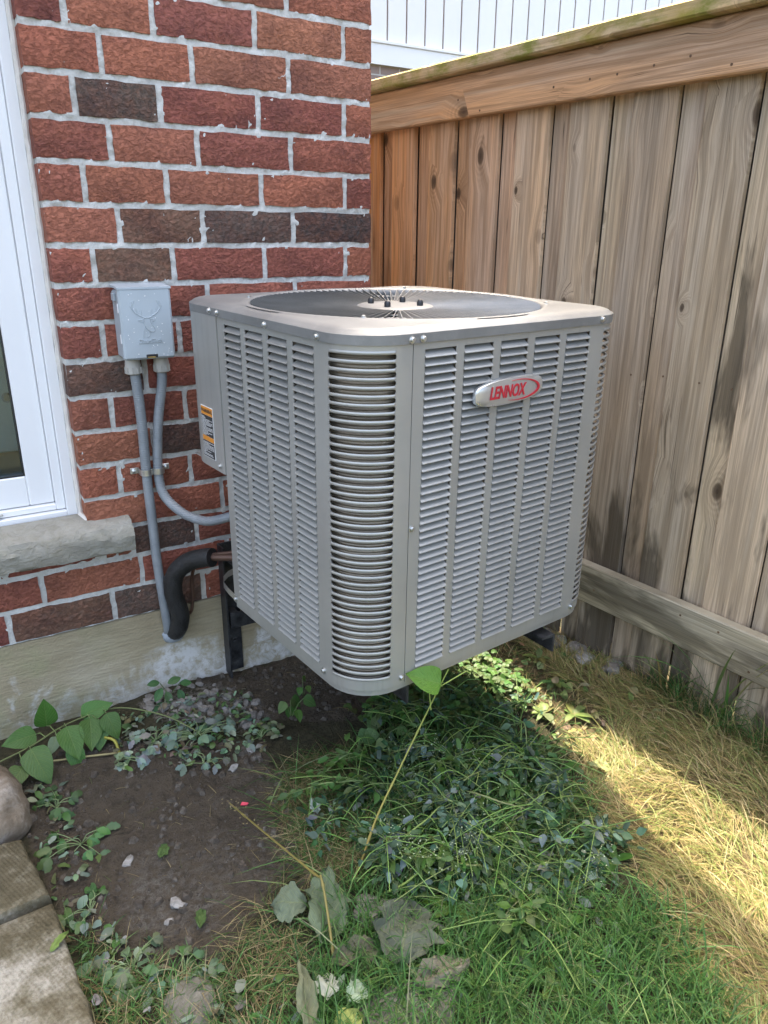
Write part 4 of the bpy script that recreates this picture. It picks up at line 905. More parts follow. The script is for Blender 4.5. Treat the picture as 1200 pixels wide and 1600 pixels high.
# ------------------------------------------------------------------ vegetation
SHAPES = {'heart': ([0, .04, .12, .25, .4, .55, .7, .85, .95, 1], [.10, .34, .47, .5, .48, .41, .30, .15, .05, 0]),
          'oval': ([0, .08, .2, .4, .6, .8, .93, 1], [.06, .22, .38, .5, .48, .33, .15, 0]),
          'lance': ([0, .1, .25, .4, .6, .8, 1], [.05, .24, .45, .5, .36, .16, 0]),
          'lobed': ([0, .1, .2, .3, .4, .52, .6, .72, .8, .92, 1], [.05, .15, .42, .25, .5, .28, .48, .22, .34, .15, 0])}
def leaf_arrays(base, d, up, L, Wd, shape='oval', bend=.3, fold=.15, nt=7, nc=3, wave=0.0, seed=0, crump=0.0):
    d = np.asarray(d, float); d /= np.linalg.norm(d); up = np.asarray(up, float); up -= d*(up@d); up /= np.linalg.norm(up)+1e-9; sd_ = np.cross(d, up)
    T, Wt = SHAPES[shape]; P = []; UV = []
    pos = np.asarray(base, float).copy(); ds = L/(nt-1)
    for i in range(nt):
        t_ = i/(nt-1); w = np.interp(t_, T, Wt)*Wd*(1+.22*crump*vn(t_*4, seed, 3, 2.3)); a = -bend*t_; dd = d*math.cos(a)+up*math.sin(a); nn = up*math.cos(a)-d*math.sin(a)
        if i: pos = pos + dd*ds
        for j in range(nc):
            c_ = 2*j/(nc-1)-1; wv_ = wave*L*math.sin(9*t_+seed+3*c_)*abs(c_)
            cz_ = crump*L*(.14*vn(t_*2.2, c_*1.3, seed*5.7, 1.1)+.07*vn(t_*6, c_*3, seed*3.3, 1.2)); P.append(pos + sd_*(w*c_*(1+.25*crump*vn(t_*5+c_*9, seed, 1, 1.7))) + nn*(abs(c_)*w*fold + wv_ + cz_)); UV.append((c_*.5+.5, t_))
    Q = [(i*nc+j, i*nc+j+1, (i+1)*nc+j+1, (i+1)*nc+j) for i in range(nt-1) for j in range(nc-1)]
    return np.array(P), np.array(Q), np.array(UV)
class LF:
    def __init__(s): s.P = []; s.Q = []; s.U = []; s.T = []; s.n = 0
    def leaf(s, tint, *a, **k):
        P, Q, U = leaf_arrays(*a, **k); s.P.append(P); s.Q.append(Q+s.n); s.U.append(U); s.T.append(np.tile(tint, (len(P), 1))); s.n += len(P); return s
    def tube(s, pts, r, tint, n=5):
        b = B(); b.tube(pts, r, n, False); P = np.array(b.v); s.P.append(P); s.Q.append(np.array(b.f)+s.n); s.U.append(np.zeros((len(P), 2))+.2); s.T.append(np.tile(tint, (len(P), 1))); s.n += len(P); return s
    def build(s, name, mat, parent=None, org=(0, 0, 0)):
        return quads(name, np.concatenate(s.P)-np.asarray(org), np.concatenate(s.Q), mat, parent, np.concatenate(s.T), np.concatenate(s.U), True)
def jit(c_, r_, a=.2): return np.array(c_)*np.array([r_.uniform(1-a, 1+a) for _ in range(3)])
def taper(n, a, b_): return [a+(b_-a)*i/(n-1) for i in range(n)]

def blades(name, N, polys, L, lean, width, cols, label, clump=0.0, dirbias=None, seed=1, excl=(), bias=0.0):
    rng = np.random.default_rng(seed); pts = []
    allp = np.concatenate([np.asarray(p_) for p_ in polys]); lo, hi = allp.min(0), allp.max(0); lo = np.maximum(lo, [-1.5, -1.95]); hi = np.minimum(hi, [.75, .1])
    while len(pts) < N:
        q_ = rng.uniform(lo, hi, (N*2, 2)); w_ = q_ + rng.normal(0, .018, q_.shape); ok = np.zeros(len(q_), bool)
        for p_ in polys: ok |= inpoly(w_[:, 0], w_[:, 1], p_)
        for p_ in excl: ok &= ~inpoly(q_[:, 0], q_[:, 1], p_)
        ok &= q_[:, 1] < -.012
        ok &= (nf.x*q_[:, 0]+nf.y*q_[:, 1]) < .505
        if clump:
            dn = np.array([vn(a, b_, seed, 14)+.5*vn(a, b_, seed, 40) for a, b_ in q_]); ok &= rng.uniform(-.5, .5, len(q_)) < dn*clump+.15
        pts += q_[ok].tolist()
    pts = np.array(pts[:N]); z = np.array([hgt(a, b_) for a, b_ in pts]) - .003
    az = rng.uniform(0, 2*math.pi, N)
    fl = np.array([vn(a, b_, 40+seed, 5) for a, b_ in pts])*3.0
    if dirbias is not None: az = dirbias + fl + rng.normal(0, .7, N)
    Ls = rng.uniform(*L, N); ln = rng.uniform(*lean, N); wd = rng.uniform(*width, N); cu = rng.uniform(.2, 1.1, N)
    V = np.zeros((N, 8, 3)); pos = np.stack([pts[:, 0], pts[:, 1], z], 1); dx, dy = np.cos(az), np.sin(az); sdv = np.stack([-dy, dx, np.zeros(N)], 1)
    tw = rng.uniform(-.6, .6, N); sdv = sdv*np.cos(tw)[:, None] + np.array([0, 0, 1])*np.sin(tw)[:, None]
    prof = [1, .95, .7, .06]
    for i in range(4):
        if i:
            a = np.clip(ln + cu*(i-1)*.5, 0, 1.75); stp = Ls/3; pos = pos + np.stack([dx*np.sin(a)*stp, dy*np.sin(a)*stp, np.cos(a)*stp], 1)
            g_ = np.maximum(pos[:, 2], z+.004); pos[:, 2] = g_
        V[:, 2*i] = pos - sdv*(wd*prof[i]/2)[:, None]; V[:, 2*i+1] = pos + sdv*(wd*prof[i]/2)[:, None]
    base = (np.arange(N)*8)[:, None, None]; Q = (base + np.array([[0, 1, 3, 2], [2, 3, 5, 4], [4, 5, 7, 6]])[None]).reshape(-1, 4)
    cols = np.array(cols); ci = cols[rng.integers(0, len(cols), N)]*rng.uniform(.75, 1.25, (N, 1)); T = np.repeat(ci[:, None, :], 8, 1)
    o = quads(name, V.reshape(-1, 3), Q, 'grass_blade', None, T.reshape(-1, 3), None, True); return tag(o, label, 'grass', kind='stuff')
gC = [(.052, .145, .030), (.066, .175, .040), (.085, .20, .048), (.045, .115, .03), (.13, .215, .06)]
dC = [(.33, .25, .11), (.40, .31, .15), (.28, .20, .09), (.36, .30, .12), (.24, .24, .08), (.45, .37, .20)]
tC = [(.30, .24, .11), (.22, .16, .08), (.36, .30, .16), (.12, .15, .05)]
blades('green_grass', 19000, [GREEN], (.035, .105), (.15, 1.15), (.0009, .0036), gC, 'short green grass at the bottom of the photo', .8, None, 2)
blades('dry_grass', 30000, [STRAW], (.02, .11), (.75, 1.55), (.0006, .0028), dC+[(.17, .23, .06), (.22, .26, .08), (.30, .30, .11)], 'straw-coloured dry grass along the fence', .5, 1.9, 3, (HAZE_BAND,))
blades('long_strands', 1500, [PILE, THATCH, GREEN], (.09, .20), (.8, 1.5), (.0010, .0030), gC+[(.22, .30, .10), (.20, .22, .12), (.28, .30, .14)], 'long loose grass strands lying over the weeds', .3, None, 12)
blades('trampled_grass', 6500, [PILE], (.04, .11), (.5, 1.5), (.0012, .0024), gC+[(.10, .15, .06), (.20, .20, .07)], 'trampled grass under the pulled weeds', .6, None, 4)
blades('thatch', 3400, [THATCH, THATCH2], (.04, .10), (.9, 1.55), (.0008, .0018), tC+gC[:2], 'matted dry thatch at the edge of the bare soil', .6, None, 5)
blades('edge_grass', 2600, [LEFTB], (.03, .08), (.4, 1.4), (.0010, .0022), gC+tC, 'ragged grass between slab and bare soil', .9, None, 6)
blades('soil_litter', 520, [SOIL, DARK], (.012, .06), (1.3, 1.57), (.0006, .0014), tC+[(.10, .08, .05), (.05, .04, .03)], 'scattered dry stalks on the bare soil', 0, None, 7)
blades('border_grass', 1500, [CLOVER, HAZE_BAND], (.03, .08), (.6, 1.5), (.001, .002), gC+dC, 'sparse grass among the clover', .8, None, 8)
TUFT = [(.53, -.70), (.60, -.68), (.66, -1.40), (.58, -1.40)]
blades('fence_grass', 1300, [TUFT], (.06, .17), (.05, .8), (.0012, .0026), gC+dC[:2], 'longer grass growing along the foot of the fence', .9, None, 9)
for i, (x, y, n_, lab_) in enumerate([(.600, -.93, 16, 'tall green grass tuft reaching over the fence rail'), (.575, -.80, 8, 'low grass tuft at the fence foot behind the tall one'), (.625, -1.06, 10, 'green grass tuft at the right edge by the fence')]):
    rr = random.Random(70+i); lf = LF()
    for k in range(n_):
        a = rr.uniform(2.2, 5.4); L = rr.uniform(.12, .42 if i == 0 else .24); up_ = np.array([math.cos(a), math.sin(a), 0]); bx = (x+rr.uniform(-.02, .012), y+rr.uniform(-.03, .03), 0)
        lf.leaf(jit((.10, .19, .05) if rr.random() < .7 else (.3, .3, .12), rr), bx, (math.cos(a)*.18, math.sin(a)*.25, 1), -up_, L, .009, 'lance', rr.uniform(.3, 1.5), .2, 8, 3)
    o = lf.build('grass_tuft', 'grass_blade', None, (x, y, 0)); o.location = (x, y, 0); tag(o, lab_, 'grass', 'grass tufts by the fence')

# clover and small ground cover
rr = random.Random(51); lf = LF(); n_ = 0
while n_ < 520:
    x, y = rr.uniform(-.42, .26), rr.uniform(-.68, -.28)
    if not inpoly(np.array(x+rr.gauss(0, .02)), np.array(y+rr.gauss(0, .02)), CLOVER): continue
    h_ = hgt(x, y)+rr.uniform(.01, .05); a0 = rr.uniform(0, 6.28); s = rr.uniform(.009, .017); tc = jit((.085, .16, .045), rr, .25)
    tl = np.array([rr.uniform(-.3, .3), rr.uniform(-.5, .1), 1])
    lf.tube([(x, y, hgt(x, y)-.002), (x+.003, y, h_)], .0007, (.12, .18, .06), 3)
    for k in range(3):
        a = a0+k*2.094; lf.leaf(tc, (x, y, h_), (math.cos(a), math.sin(a), rr.uniform(-.1, .25)), tl, s, s*1.05, 'oval', .3, .2, 4, 3)
    n_ += 1
tag(lf.build('clover_patch', 'small_leaf'), 'patch of clover below the front of the unit', 'clover', kind='stuff')

# pulled weeds lying in a heap
def weed(name, x, y, az, L, cols, label, seed, nl=26, ls_=(.016, .036), grp='pulled weeds lying on the grass', lift=.05, stem=(.20, .27, .09), flowers=False, shape='lance'):
    rr = random.Random(seed); root = empty(name, (x, y, hgt(x, y)), label=label, cat='weed', group=grp); d = Vector((math.cos(az), math.sin(az), 0)); sd_ = Vector((-d.y, d.x, 0)); c1, c2 = rr.uniform(-.25, .25), rr.uniform(-.3, .3)
    pts = []
    for i in range(7):
        t_ = i/6; p_ = d*(L*t_) + sd_*(L*(c1*math.sin(t_*3)+c2*t_*t_)); z = lift*math.sin(t_*math.pi*.9)+.012*rr.random()+.006; pts.append(Vector((p_.x, p_.y, z)))
    sp = spline(pts, 4); lf = LF().tube(sp, taper(len(sp), .0030, .0010), jit(stem, rr, .1), 6); lf.build('stem', 'stalk', root)
    lf = LF()
    for k in range(nl):
        p_ = sp[rr.randrange(3, len(sp))]; a = rr.uniform(0, 6.28); e_ = rr.uniform(-.6, .7); L_ = rr.uniform(*ls_)
        if rr.random() < .45:
            q_ = p_ + Vector((math.cos(a), math.sin(a), e_*.6))*rr.uniform(.015, .05); q_.z = max(q_.z, .004); lf.tube([p_, q_], .0008, stem, 4); p_ = q_
        lf.leaf(jit(cols[rr.randrange(len(cols))], rr, .2), p_, (math.cos(a), math.sin(a), e_), (rr.uniform(-.8, .8), rr.uniform(-.8, .8), 1), L_, L_*rr.uniform(.45, .7), shape if rr.random() < .6 else 'lobed', rr.uniform(-.3, 1.4), .3, 7, 3, .03, k)
    for k in range(5):
        p_ = sp[rr.randrange(2, len(sp)-2)]; a = rr.uniform(0, 6.28); l_ = rr.uniform(.06, .17); q_ = p_+Vector((math.cos(a)*l_, math.sin(a)*l_, rr.uniform(-.01, .04))); q_.z = max(q_.z, .01); lf.tube(spline([p_, (p_+q_)/2+Vector((0, 0, rr.uniform(0, .03))), q_], 3), .0011, jit((.22, .36, .10), rr, .15), 4)
    lf.build('foliage', 'small_leaf', root)
    if flowers:
        lf = LF()
        for k in range(70):
            p_ = sp[rr.randrange(6, len(sp))] + Vector((rr.gauss(0, .022), rr.gauss(0, .022), abs(rr.gauss(0, .016)))); lf.leaf((.42, .50, .33), p_, (rr.uniform(-1, 1), rr.uniform(-1, 1), .4), (0, 0, 1), .004, .0035, 'oval', .2, .2, 3, 3)
        lf.build('flower_buds', 'small_leaf', root)['kind'] = 'stuff'
    return root
blue = [(.060, .120, .070), (.048, .10, .052), (.105, .165, .115), (.040, .085, .036), (.155, .215, .17), (.05, .12, .045)]
grn = [(.07, .14, .03), (.09, .17, .04), (.055, .11, .03)]
rr = random.Random(5)
for i in range(44):
    while True:
        x, y = rr.uniform(-.52, .04), rr.uniform(-1.16, -.53)
        if inpoly(np.array(x), np.array(y), PILE): break
    weed('pulled_weed', x, y, rr.uniform(0, 6.28), rr.uniform(.10, .26), blue if i % 3 else grn, ('pulled weed with tiny pale flower buds in the heap on the grass' if i % 4 == 0 else 'pulled grey-green leafy weed wilting in the heap on the grass' if i % 3 else 'pulled bright green leafy weed wilting in the heap on the grass'), 100+i, 85, (.012, .034), lift=rr.uniform(.02, .07), flowers=i % 4 == 0)
weed('cut_stalk', -.27, -.80, -.9, .24, blue, 'thick pale green cut stalk lying across the weed heap', 201, 10, lift=.05, stem=(.22, .26, .12))
weed('cut_stalk', .02, -.70, -2.1, .16, blue, 'upright-leaning cut stalk at the back of the weed heap', 202, 8, lift=.09, stem=(.20, .27, .10))
weed('cut_stalk', -.55, -.98, .25, .26, grn, 'bright green bare stalk pointing right across the lawn', 203, 4, lift=.04, stem=(.22, .34, .08))
weed('cut_stalk', -.36, -1.18, .55, .30, grn, 'long light green stalk lying on the green lawn', 204, 3, lift=.02, stem=(.24, .36, .09))
weed('cut_stalk', -.54, -.93, .1, .30, grn, 'arched light green stalk beside the tall seedling', 205, 3, lift=.07, stem=(.22, .34, .08))

# torn leaves and crumbs scattered on the ground
def litter(name, N, polys, cols, size, label, seed, shape='lobed'):
    rr = random.Random(seed); lf = LF(); n_ = 0; A_ = np.concatenate([np.asarray(p_) for p_ in polys]); lo, hi = A_.min(0), A_.max(0)
    while n_ < N:
        x, y = rr.uniform(lo[0], hi[0]), rr.uniform(lo[1], hi[1])
        if not any(inpoly(np.array(x), np.array(y), p_) for p_ in polys) or vn(x, y, seed, 9) < rr.uniform(-.5, .3): continue
        a = rr.uniform(0, 6.28); L = rr.uniform(*size); lf.leaf(jit(cols[rr.randrange(len(cols))], rr, .2), (x, y, hgt(x, y)+rr.uniform(.003, .02)), (math.cos(a), math.sin(a), rr.uniform(-.2, .4)), (rr.uniform(-.7, .7), rr.uniform(-.7, .7), 1), L, L*rr.uniform(.4, .8), shape if rr.random() < .5 else 'oval', rr.uniform(0, 1.2), .3, 7, 3, .03, n_, .8); n_ += 1
    return tag(lf.build(name, 'small_leaf'), label, 'leaf litter', kind='stuff')
grey = [(.20, .25, .18), (.13, .19, .11), (.09, .16, .05), (.26, .31, .24), (.16, .15, .09)]
litter('torn_leaf_litter', 420, [[(-.90, -.10), (-.50, -.12), (-.50, -.42), (-.72, -.40), (-.92, -.30)]], grey, (.010, .030), 'torn wilted leaves strewn along the foundation', 71)
litter('slab_edge_litter', 260, [[(-1.14, -.26), (-1.05, -.26), (-1.06, -.70), (-.96, -.92), (-.80, -1.0), (-.78, -1.2), (-1.09, -1.2), (-1.11, -.7)]], grey, (.010, .032), 'torn leaves strewn along the slab edge', 72)
litter('heap_leaf_litter', 1700, [PILE], blue+grn, (.010, .026), 'loose small leaves scattered through the weed heap', 73, 'lance')
litter('lawn_leaf_litter', 330, [[(-.76, -1.02), (-.45, -1.0), (-.05, -1.25), (-.16, -1.55), (-.8, -1.3)]], grn+grey[:2], (.012, .034), 'small weed leaves among the green grass', 74)
litter('dry_leaf_litter', 160, [[(.10, -.40), (.45, -.35), (.50, -.85), (.10, -.85)]], [(.24, .24, .10), (.30, .24, .12), (.13, .18, .06)], (.012, .034), 'small pale leaves on the brown strip by the fence', 75)
rr = random.Random(91); cb_ = B(); n_ = 0
while n_ < 2600:
    x, y = rr.uniform(-1.14, .0), rr.uniform(-.96, -.02)
    if not (inpoly(np.array(x), np.array(y), SOIL) or inpoly(np.array(x), np.array(y), DARK)) or vn(x, y, 3, 8) < rr.uniform(-.6, .4): continue
    k_ = rr.uniform(.0012, .0035) if rr.random() < .86 else rr.uniform(.004, .013); z = hgt(x, y); a = rr.uniform(0, 6.28)
    c6 = [(x+k_*rr.uniform(.7, 1.4)*math.cos(a+i*1.2566), y+k_*rr.uniform(.7, 1.4)*math.sin(a+i*1.2566), z-.001) for i in range(5)]; cb_.add(c6+[(p_[0]*.6+x*.4, p_[1]*.6+y*.4, z+k_*rr.uniform(.5, .9)) for p_ in c6], [(i, (i+1) % 5, 5+(i+1) % 5, 5+i) for i in range(5)]+[(5, 6, 7, 8, 9)]); n_ += 1
tag(cb_.build('soil_crumbs', 'soil_crumb', None, False, 30, False), 'small crumbs and grit lying on the bare soil', 'soil', kind='stuff')

# rosettes of broad lawn weeds
def rosette(x, y, n_, L, label, seed, shape='lobed', tint=(.075, .15, .03)):
    rr = random.Random(seed); root = empty('lawn_weed', (x, y, hgt(x, y)), label=label, cat='weed', group='leafy weeds in the lawn')
    for k in range(n_):
        a = rr.uniform(0, 6.28); l_ = L*rr.uniform(.6, 1.1); lf = LF().leaf(jit(tint, rr, .2), (0, 0, .01), (math.cos(a), math.sin(a), rr.uniform(.2, .7)), (0, 0, 1), l_, l_*.38, shape, rr.uniform(.5, 1.1), .2, 11, 5, .01, k); lf.build('leaf', 'small_leaf', root)
for i, (x, y, n_, L, lab_) in enumerate([(-.43, -1.08, 6, .07, 'broad-leaved lawn weed right of the grey felt leaf'), (-.30, -1.21, 6, .08, 'long-leaved lawn weed in the lower right of the green grass'), (-.02, -.97, 5, .09, 'jagged dandelion-like weed between heap and straw'), (.03, -.90, 4, .08, 'jagged weed leaf cluster at the right rim of the heap'),
                                         (-.38, -1.30, 5, .06, 'small leafy weed in the lawn near the bottom edge'), (-.06, -1.16, 4, .06, 'leafy weed on the border of green and dry grass'), (-.50, -1.12, 4, .05, 'little leafy weed in front of the grey felt leaf')]):
    rosette(x, y, n_, L, lab_, 300+i, 'lobed' if i in (2, 3) else 'oval')
for i, (x, y, lab_) in enumerate([(.17, -.68, 'big pale weed leaf on the brown strip beyond the heap'), (.30, -.58, 'leafy weed growing between brown strip and fence'), (.36, -.45, 'bright leafy weed beside the rubble near the fence'), (.25, -.72, 'drooping pale-leaved weed at the front of the brown strip')]):
    rosette(x, y, 7, .06, lab_, 340+i, 'oval', (.16, .20, .07) if i != 1 else (.11, .18, .05))

# heart-leaved plant against the foundation
pl_ = empty('heart_leaved_plant', (-1.02, -.12, 0), label='creeping plant with large green heart-shaped leaves against the foundation', cat='plant'); po = np.array((-1.02, -.12, 0))
HL = [((-1.045, -.09, .055), (.05, -.1, 1), .085, .060), ((-.960, -.12, .075), (1, -.25, .35), .085, .055), ((-1.005, -.17, .088), (.15, -.75, -.75), .092, .066), ((-.905, -.17, .092), (.25, -.7, -.85), .078, .052), ((-.945, -.16, .085), (-.15, -.7, -.6), .085, .062), ((-1.095, -.20, .075), (.25, -.85, -.55), .105, .070),
      ((-1.075, -.12, .060), (-1, -.3, .15), .085, .058), ((-1.000, -.20, .045), (.1, -.7, -.9), .075, .045), ((-.925, -.17, .06), (-.3, -.8, -.9), .065, .045), ((-1.12, -.22, .045), (-.6, -.7, -.2), .07, .05), ((-1.03, -.16, .06), (-.5, -.6, -.5), .05, .03)]
rr = random.Random(8)
for i, (b0, d_, L, Wd) in enumerate(HL):
    tn = jit((.075, .165, .035), rr, .12) if i != 10 else np.array((.19, .26, .15))
    LF().leaf(tn, np.array(b0)-po, d_, (rr.uniform(-.2, .2), -.75, .75), L, Wd, 'heart', rr.uniform(.1, .6), .12, 14, 7, .012, i).build('leaf', 'leaf', pl_)
lf = LF(); main = spline([(-1.24, -.20, .05), (-1.10, -.17, .06), (-1.02, -.14, .070), (-.95, -.13, .075), (-.86, -.13, .07), (-.76, -.19, .045), (-.70, -.26, .02)], 6); lf.tube([q_-Vector(po) for q_ in main], .0020, (.14, .17, .06), 6)
for b0, d_, L, Wd in HL:
    k_ = min(main, key=lambda q_: (q_-Vector(b0)).length); lf.tube([k_-Vector(po), (k_+Vector(b0))/2+Vector((0, 0, .008))-Vector(po), Vector(b0)-Vector(po)], .0013, (.16, .22, .08), 5)
lf.tube([Vector(q_)-Vector(po) for q_ in spline([(-.92, -.19, .035), (-.90, -.21, .03), (-.895, -.235, .0)], 4)], .004, (.32, .30, .05), 6)
lf.tube([Vector(q_)-Vector(po) for q_ in spline([(-1.05, -.20, .02), (-.97, -.215, .012), (-.90, -.235, .008)], 4)], .0028, (.30, .26, .12), 6); lf.build('stem', 'stalk', pl_)
# upright sprig with glossy leaflets
sg = empty('seedling_sprig', (-.735, -.10, 0), label='small upright sprig with dark glossy leaflets against the lime-stained concrete', cat='plant'); rr = random.Random(3)
lf = LF().tube(spline([(.02, 0, .0), (.01, 0, .05), (-.01, -.005, .095)], 4), .0014, (.12, .17, .07), 5); lf.tube(spline([(.012, 0, .04), (.045, 0, .075)], 3), .001, (.12, .17, .07), 5); lf.build('stem', 'stalk', sg)
for i, (b0, d_, L) in enumerate([((-.010, 0, .095), (-1, -.2, .25), .036), ((.012, 0, .085), (1, -.1, .25), .040), ((.045, 0, .075), (1, -.2, -.15), .036), ((-.005, 0, .075), (-.6, -.5, -.5), .042), ((.005, 0, .06), (.15, -.6, -.7), .040), ((.04, 0, .055), (.2, -.5, -.8), .040), ((-.01, 0, .03), (-.5, -.6, -.3), .045), ((.03, 0, .02), (.7, -.6, 0), .045), ((-.02, -.01, .012), (-.9, -.6, .1), .05)]):
    LF().leaf(jit((.055, .13, .045) if i < 6 else (.06, .14, .06), rr, .15), b0, d_, (0, -.7, .7), L, L*.55, 'oval', .3, .2, 8, 5, .01, i).build('leaflet', 'leaf', sg)
# wilted grey-green lobed plant on the gravel
def wilted(x, y, label, seed, n_=11, sc=1.0, tint=(.17, .24, .17)):
    rr = random.Random(seed); n_ = int(n_*1.7); root = empty('wilted_plant', (x, y, hgt(x, y)), label=label, cat='plant', group='wilted lobed-leaf plants on the soil'); lf = LF(); tips = []
    for k in range(n_):
        a = rr.uniform(0, 6.28); L = sc*rr.uniform(.012, .085); tip = Vector((math.cos(a)*L, math.sin(a)*L*.8, rr.uniform(.006, .032)*sc)); lf.tube(spline([(0, 0, .004), tip*.5+Vector((rr.uniform(-.01, .01), 0, .012*sc)), tip], 4), .0010, (.20, .27, .12), 5); tips.append((tip, a))
    lf.build('stem', 'stalk', root)
    for tip, a in tips:
        lf = LF()
        for j in (-.8, 0, .8):
            L = sc*rr.uniform(.020, .040); lf.leaf(jit(tint, rr, .2), tip, (math.cos(a+j), math.sin(a+j), rr.uniform(-.7, .2)), (rr.uniform(-.5, .5), -.6, .8), L, L*.7, 'lobed', rr.uniform(.2, .9), .25, 9, 3, .02, j)
        lf.build('leaf', 'small_leaf', root)
wilted(-.70, -.27, 'wilted grey-green lobed plant on the stone chips', 11, 13); wilted(-.80, -.23, 'pale wilted leaves between heart-leaved plant and stone chips', 12, 10, .9, (.22, .29, .22)); wilted(-.72, -.39, 'small wilted sprig lying on the back of the bare soil', 13, 5, .7)
wilted(-.90, -.27, 'single pale curled leaves below the heart-shaped leaves', 15, 4, .8, (.30, .36, .28)); wilted(-.55, -.36, 'pale clover-like sprig right of the stone chips', 14, 6, .7, (.20, .27, .17))
wilted(-1.07, -.36, 'green sprig beside the boulder', 16, 7, .8, (.07, .14, .05)); wilted(-1.04, -.50, 'leafy sprig growing along the slab edge', 17, 8, .9, (.10, .18, .06)); wilted(-1.06, -.70, 'small sprig at the slab edge lower down', 18, 7, .7, (.10, .17, .06)); wilted(-1.02, -.87, 'wilted sprig in the ragged grass by the slab', 19, 9, .9, (.16, .22, .13)); wilted(-.94, -.93, 'wilted leaves at the front of the bare soil', 20, 7, .8, (.13, .19, .09))
# broadleaf seedlings under the unit
def seedling(x, y, n_, L, label, seed, tint=(.085, .17, .04)):
    rr = random.Random(seed); root = empty('broadleaf_seedling', (x, y, hgt(x, y)), label=label, cat='plant', group='broad-leaved seedlings below the unit'); lf = LF()
    for k in range(n_):
        a = rr.uniform(0, 6.28); r_ = rr.uniform(.01, .05); tip = Vector((math.cos(a)*r_, math.sin(a)*r_, rr.uniform(.02, .06))); lf.tube([(0, 0, 0), tip*.6+Vector((0, 0, .01)), tip], .0011, (.14, .2, .07), 5)
        l_ = L*rr.uniform(.7, 1.15); LF().leaf(jit(tint, rr, .18), tip, (math.cos(a)*.8, -.5+math.sin(a)*.4, -.45), (rr.uniform(-.4, .4), -.5, 1), l_, l_*.72, 'heart', rr.uniform(.2, .7), .15, 10, 5, .01, k).build('leaf', 'leaf', root)
    lf.build('stem', 'stalk', root)
seedling(-.44, -.31, 6, .05, 'broad-leaved seedling on the soil left of the hanging corner', 21); seedling(-.22, -.47, 8, .065, 'largest broad-leaved seedling below the front corner', 22, (.10, .185, .05)); seedling(-.30, -.56, 5, .055, 'drooping narrow-leaved seedling in front of the corner', 23)
seedling(-.05, -.45, 6, .07, 'broad dark leaf cluster behind the tall seedling leaf', 24, (.08, .16, .04)); seedling(-.28, -.64, 4, .05, 'round-leaved seedling beside the yellow stem', 25, (.13, .20, .08)); seedling(-.16, -.66, 5, .05, 'leafy seedling at the left rim of the weed heap', 26)
seedling(-.36, -.22, 3, .035, 'tiny seedling in the dark soil under the unit', 27); seedling(.10, -.52, 5, .05, 'leafy seedling among clover right of the tall stem', 28)
# tall seedling whose leaf stands against the unit
ts = empty('tall_seedling', (-.567, -.902, 0), label='tall thin yellow-green stem with one big leaf in front of the unit', cat='plant'); to = Vector((-.567, -.902, 0))
sp = spline([(-.567, -.902, 0), (-.550, -.902, .035), (-.498, -.882, .120), (-.442, -.871, .200), (-.385, -.870, .300), (-.352, -.890, .400)], 8)
n = len(sp); lf = LF().tube([q_-to for q_ in sp], [(.0027-.0012*i/n)*(1+.2*vn(i*.8, 3, 2)+(.45 if i % 9 == 4 else 0)) for i in range(n)], (.36, .24, .05), 7)
for i, c_ in enumerate(np.linspace(0, 1, n)): lf.T[0][i*7:(i+1)*7] = np.array((.34, .19, .05))*(1-c_)+np.array((.33, .40, .10))*c_
tip = Vector((-.352, -.890, .400))-to
for d_ in ((.012, -.012, .045), (.045, -.030, .040)): lf.tube([tip, tip+Vector(d_)], .0014, (.33, .42, .10), 5)
lf.tube(spline([tip-Vector((.02, 0, .05)), tip+Vector((-.025, .0, -.01)), tip+Vector((-.028, -.005, .018))], 4), .0013, (.33, .42, .10), 5); lf.build('stem', 'stalk', ts)
LF().leaf((.12, .26, .035), tip+Vector((-.004, -.008, .012)), (-.80, .30, .42), (.1, -.8, .6), .080, .060, 'heart', .2, .35, 14, 7, .01, 2).build('leaf', 'leaf', ts)
bs = LF(); sp = spline([(-.717, -.573, .018), (-.70, -.70, .045), (-.668, -.925, .092), (-.664, -.945, .10), (-.672, -.985, .065), (-.693, -1.054, .012)], 8); bo = Vector((-.70, -.8, 0))
bs.tube([q_-bo for q_ in sp], [(.0019+.0008*i/len(sp))*(1+.25*vn(i*.9, 1, 2)+(.5 if i % 11 == 5 else 0)) for i in range(len(sp))], (.24, .20, .06), 7); rr = random.Random(2)
for k in range(26): q_ = sp[rr.randrange(0, 8)]-bo; bs.leaf((.25, .20, .10), q_+Vector((rr.gauss(0, .010), rr.gauss(0, .012), .003)), (rr.uniform(-1, 1), rr.uniform(-1, 1), .2), (0, 0, 1), .006, .004, 'oval', .1, .1, 3, 3)
o = bs.build('bent_stalk', 'stalk'); o.location = bo; tag(o, 'bent dry yellow stalk leaning over the bare soil', 'stalk')
# large grey felted leaves
def felt(b0, d_, up_, L, Wd, label, seed, tint=(.20, .23, .16), bend=.5, shape='oval', wave=.02):
    b0 = np.array(b0); o = LF().leaf(tint, (0, 0, 0), d_, up_, L, Wd, shape, bend, .22, 18, 11, wave, seed, 1.3).build('felted_leaf', 'felt_leaf'); o.location = b0; return tag(o, label, 'leaf', 'grey felted leaves at the bottom')
felt((-.700, -1.02, .018), (.55, .80, .32), (.2, -.5, .9), .16, .085, 'grey-green felted leaf standing behind the bent stalk', 1, (.135, .175, .11), .4)
felt((-.690, -.93, .030), (-.6, .25, .25), (.1, -.5, 1), .075, .075, 'folded grey leaf tip left of the bent stalk', 4, (.15, .185, .125), 1.0)
felt((-.600, -1.135, .030), (.62, .70, .20), (.1, -.3, 1), .14, .115, 'wide flat grey felted leaf right of the bent stalk', 2, (.11, .125, .092), .25, 'oval', .015)
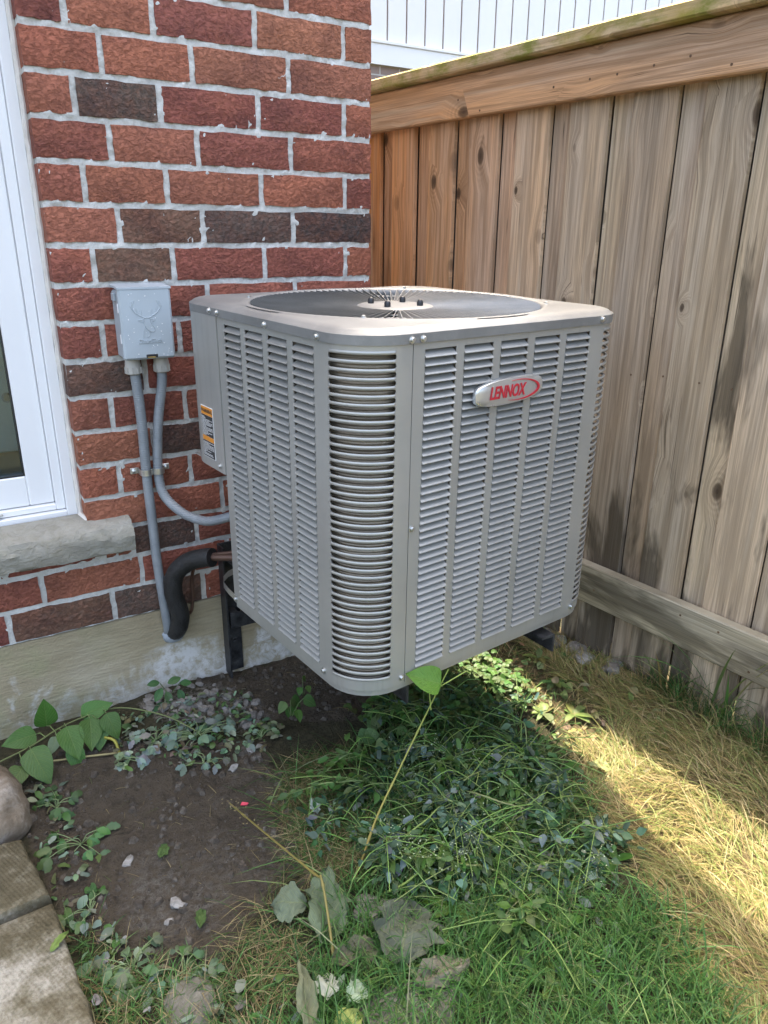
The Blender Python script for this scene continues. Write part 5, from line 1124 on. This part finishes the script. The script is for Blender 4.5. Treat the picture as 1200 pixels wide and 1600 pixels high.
felt((-.70, -1.06, .012), (.75, -.15, .1), (.1, -.3, 1), .10, .055, 'brown-grey withered leaf under the standing felted leaf', 3, (.15, .14, .10), .3)
felt((-.80, -1.17, .02), (.25, .55, .60), (.2, -.7, .6), .12, .04, 'narrow pale leaf blade standing at the bottom edge', 5, (.17, .18, .11), .5)
felt((-.745, -1.13, .03), (.3, .6, .25), (0, -.4, 1), .06, .05, 'whitish curled leaf near the bottom centre', 6, (.42, .44, .37), 1.1, 'lobed')
felt((-.715, -1.15, .03), (.8, .2, .2), (0, -.4, 1), .05, .04, 'pale green curled leaf beside the whitish one', 7, (.33, .42, .30), .9)
felt((-.755, -1.175, .015), (.4, -.2, .35), (0, -.4, 1), .055, .045, 'yellow-green rounded leaf at the bottom edge', 8, (.30, .34, .10), .5)
felt((-.60, -1.18, .022), (.85, -.1, .1), (0, -.2, 1), .12, .06, 'pale grey-tan leaf lying on the bottom-centre stone', 9, (.18, .165, .125), .3)
felt((-1.145, -.80, .052), (.7, .45, .10), (0, -.2, 1), .045, .018, 'small light green leaf lying on the slab', 10, (.20, .28, .08), .3, 'lance', 0)
felt((-.885, -.86, .012), (.35, .9, .12), (0, -.2, 1), .045, .022, 'green leaf lying on the crumbly soil', 11, (.09, .15, .05), .3, 'oval', .02)
felt((-.905, -.645, .012), (.6, .7, .1), (0, -.2, 1), .04, .024, 'round green leaf lying in the middle of the bare soil', 12, (.09, .15, .05), .3, 'oval', .02)
felt((-.56, -.72, .03), (.1, .8, .5), (0, -.7, .6), .045, .028, 'small pale scrap of leaf standing in the thatch', 13, (.36, .42, .36), .4, 'lobed')
felt((.15, -.95, .02), (-.5, .7, .2), (0, -.2, 1), .06, .035, 'broad pale leaf lying on the dry grass', 14, (.30, .32, .14), .4)
b = B(); b.add([(-.009, -.003, .0), (-.002, -.005, .003), (.006, -.003, .001), (.010, .001, .004), (.003, .004, .002), (-.006, .003, .004), (-.009, -.003, .0015), (-.002, -.005, .0045), (.006, -.003, .0025), (.010, .001, .0055), (.003, .004, .0035), (-.006, .003, .0055)], [(0, 1, 2, 3, 4, 5), (6, 7, 8, 9, 10, 11)]+[(i, (i+1) % 6, 6+(i+1) % 6, 6+i) for i in range(6)]); o = b.build('pink_scrap', 'pink_scrap'); o.location = (-.684, -.576, hgt(-.684, -.576)+.004); o.rotation_euler = (.2, .1, -.5); tag(o, 'tiny bright pink scrap on the bare soil', 'scrap')
print('bricks', nb, 'objects', len(bpy.data.objects))
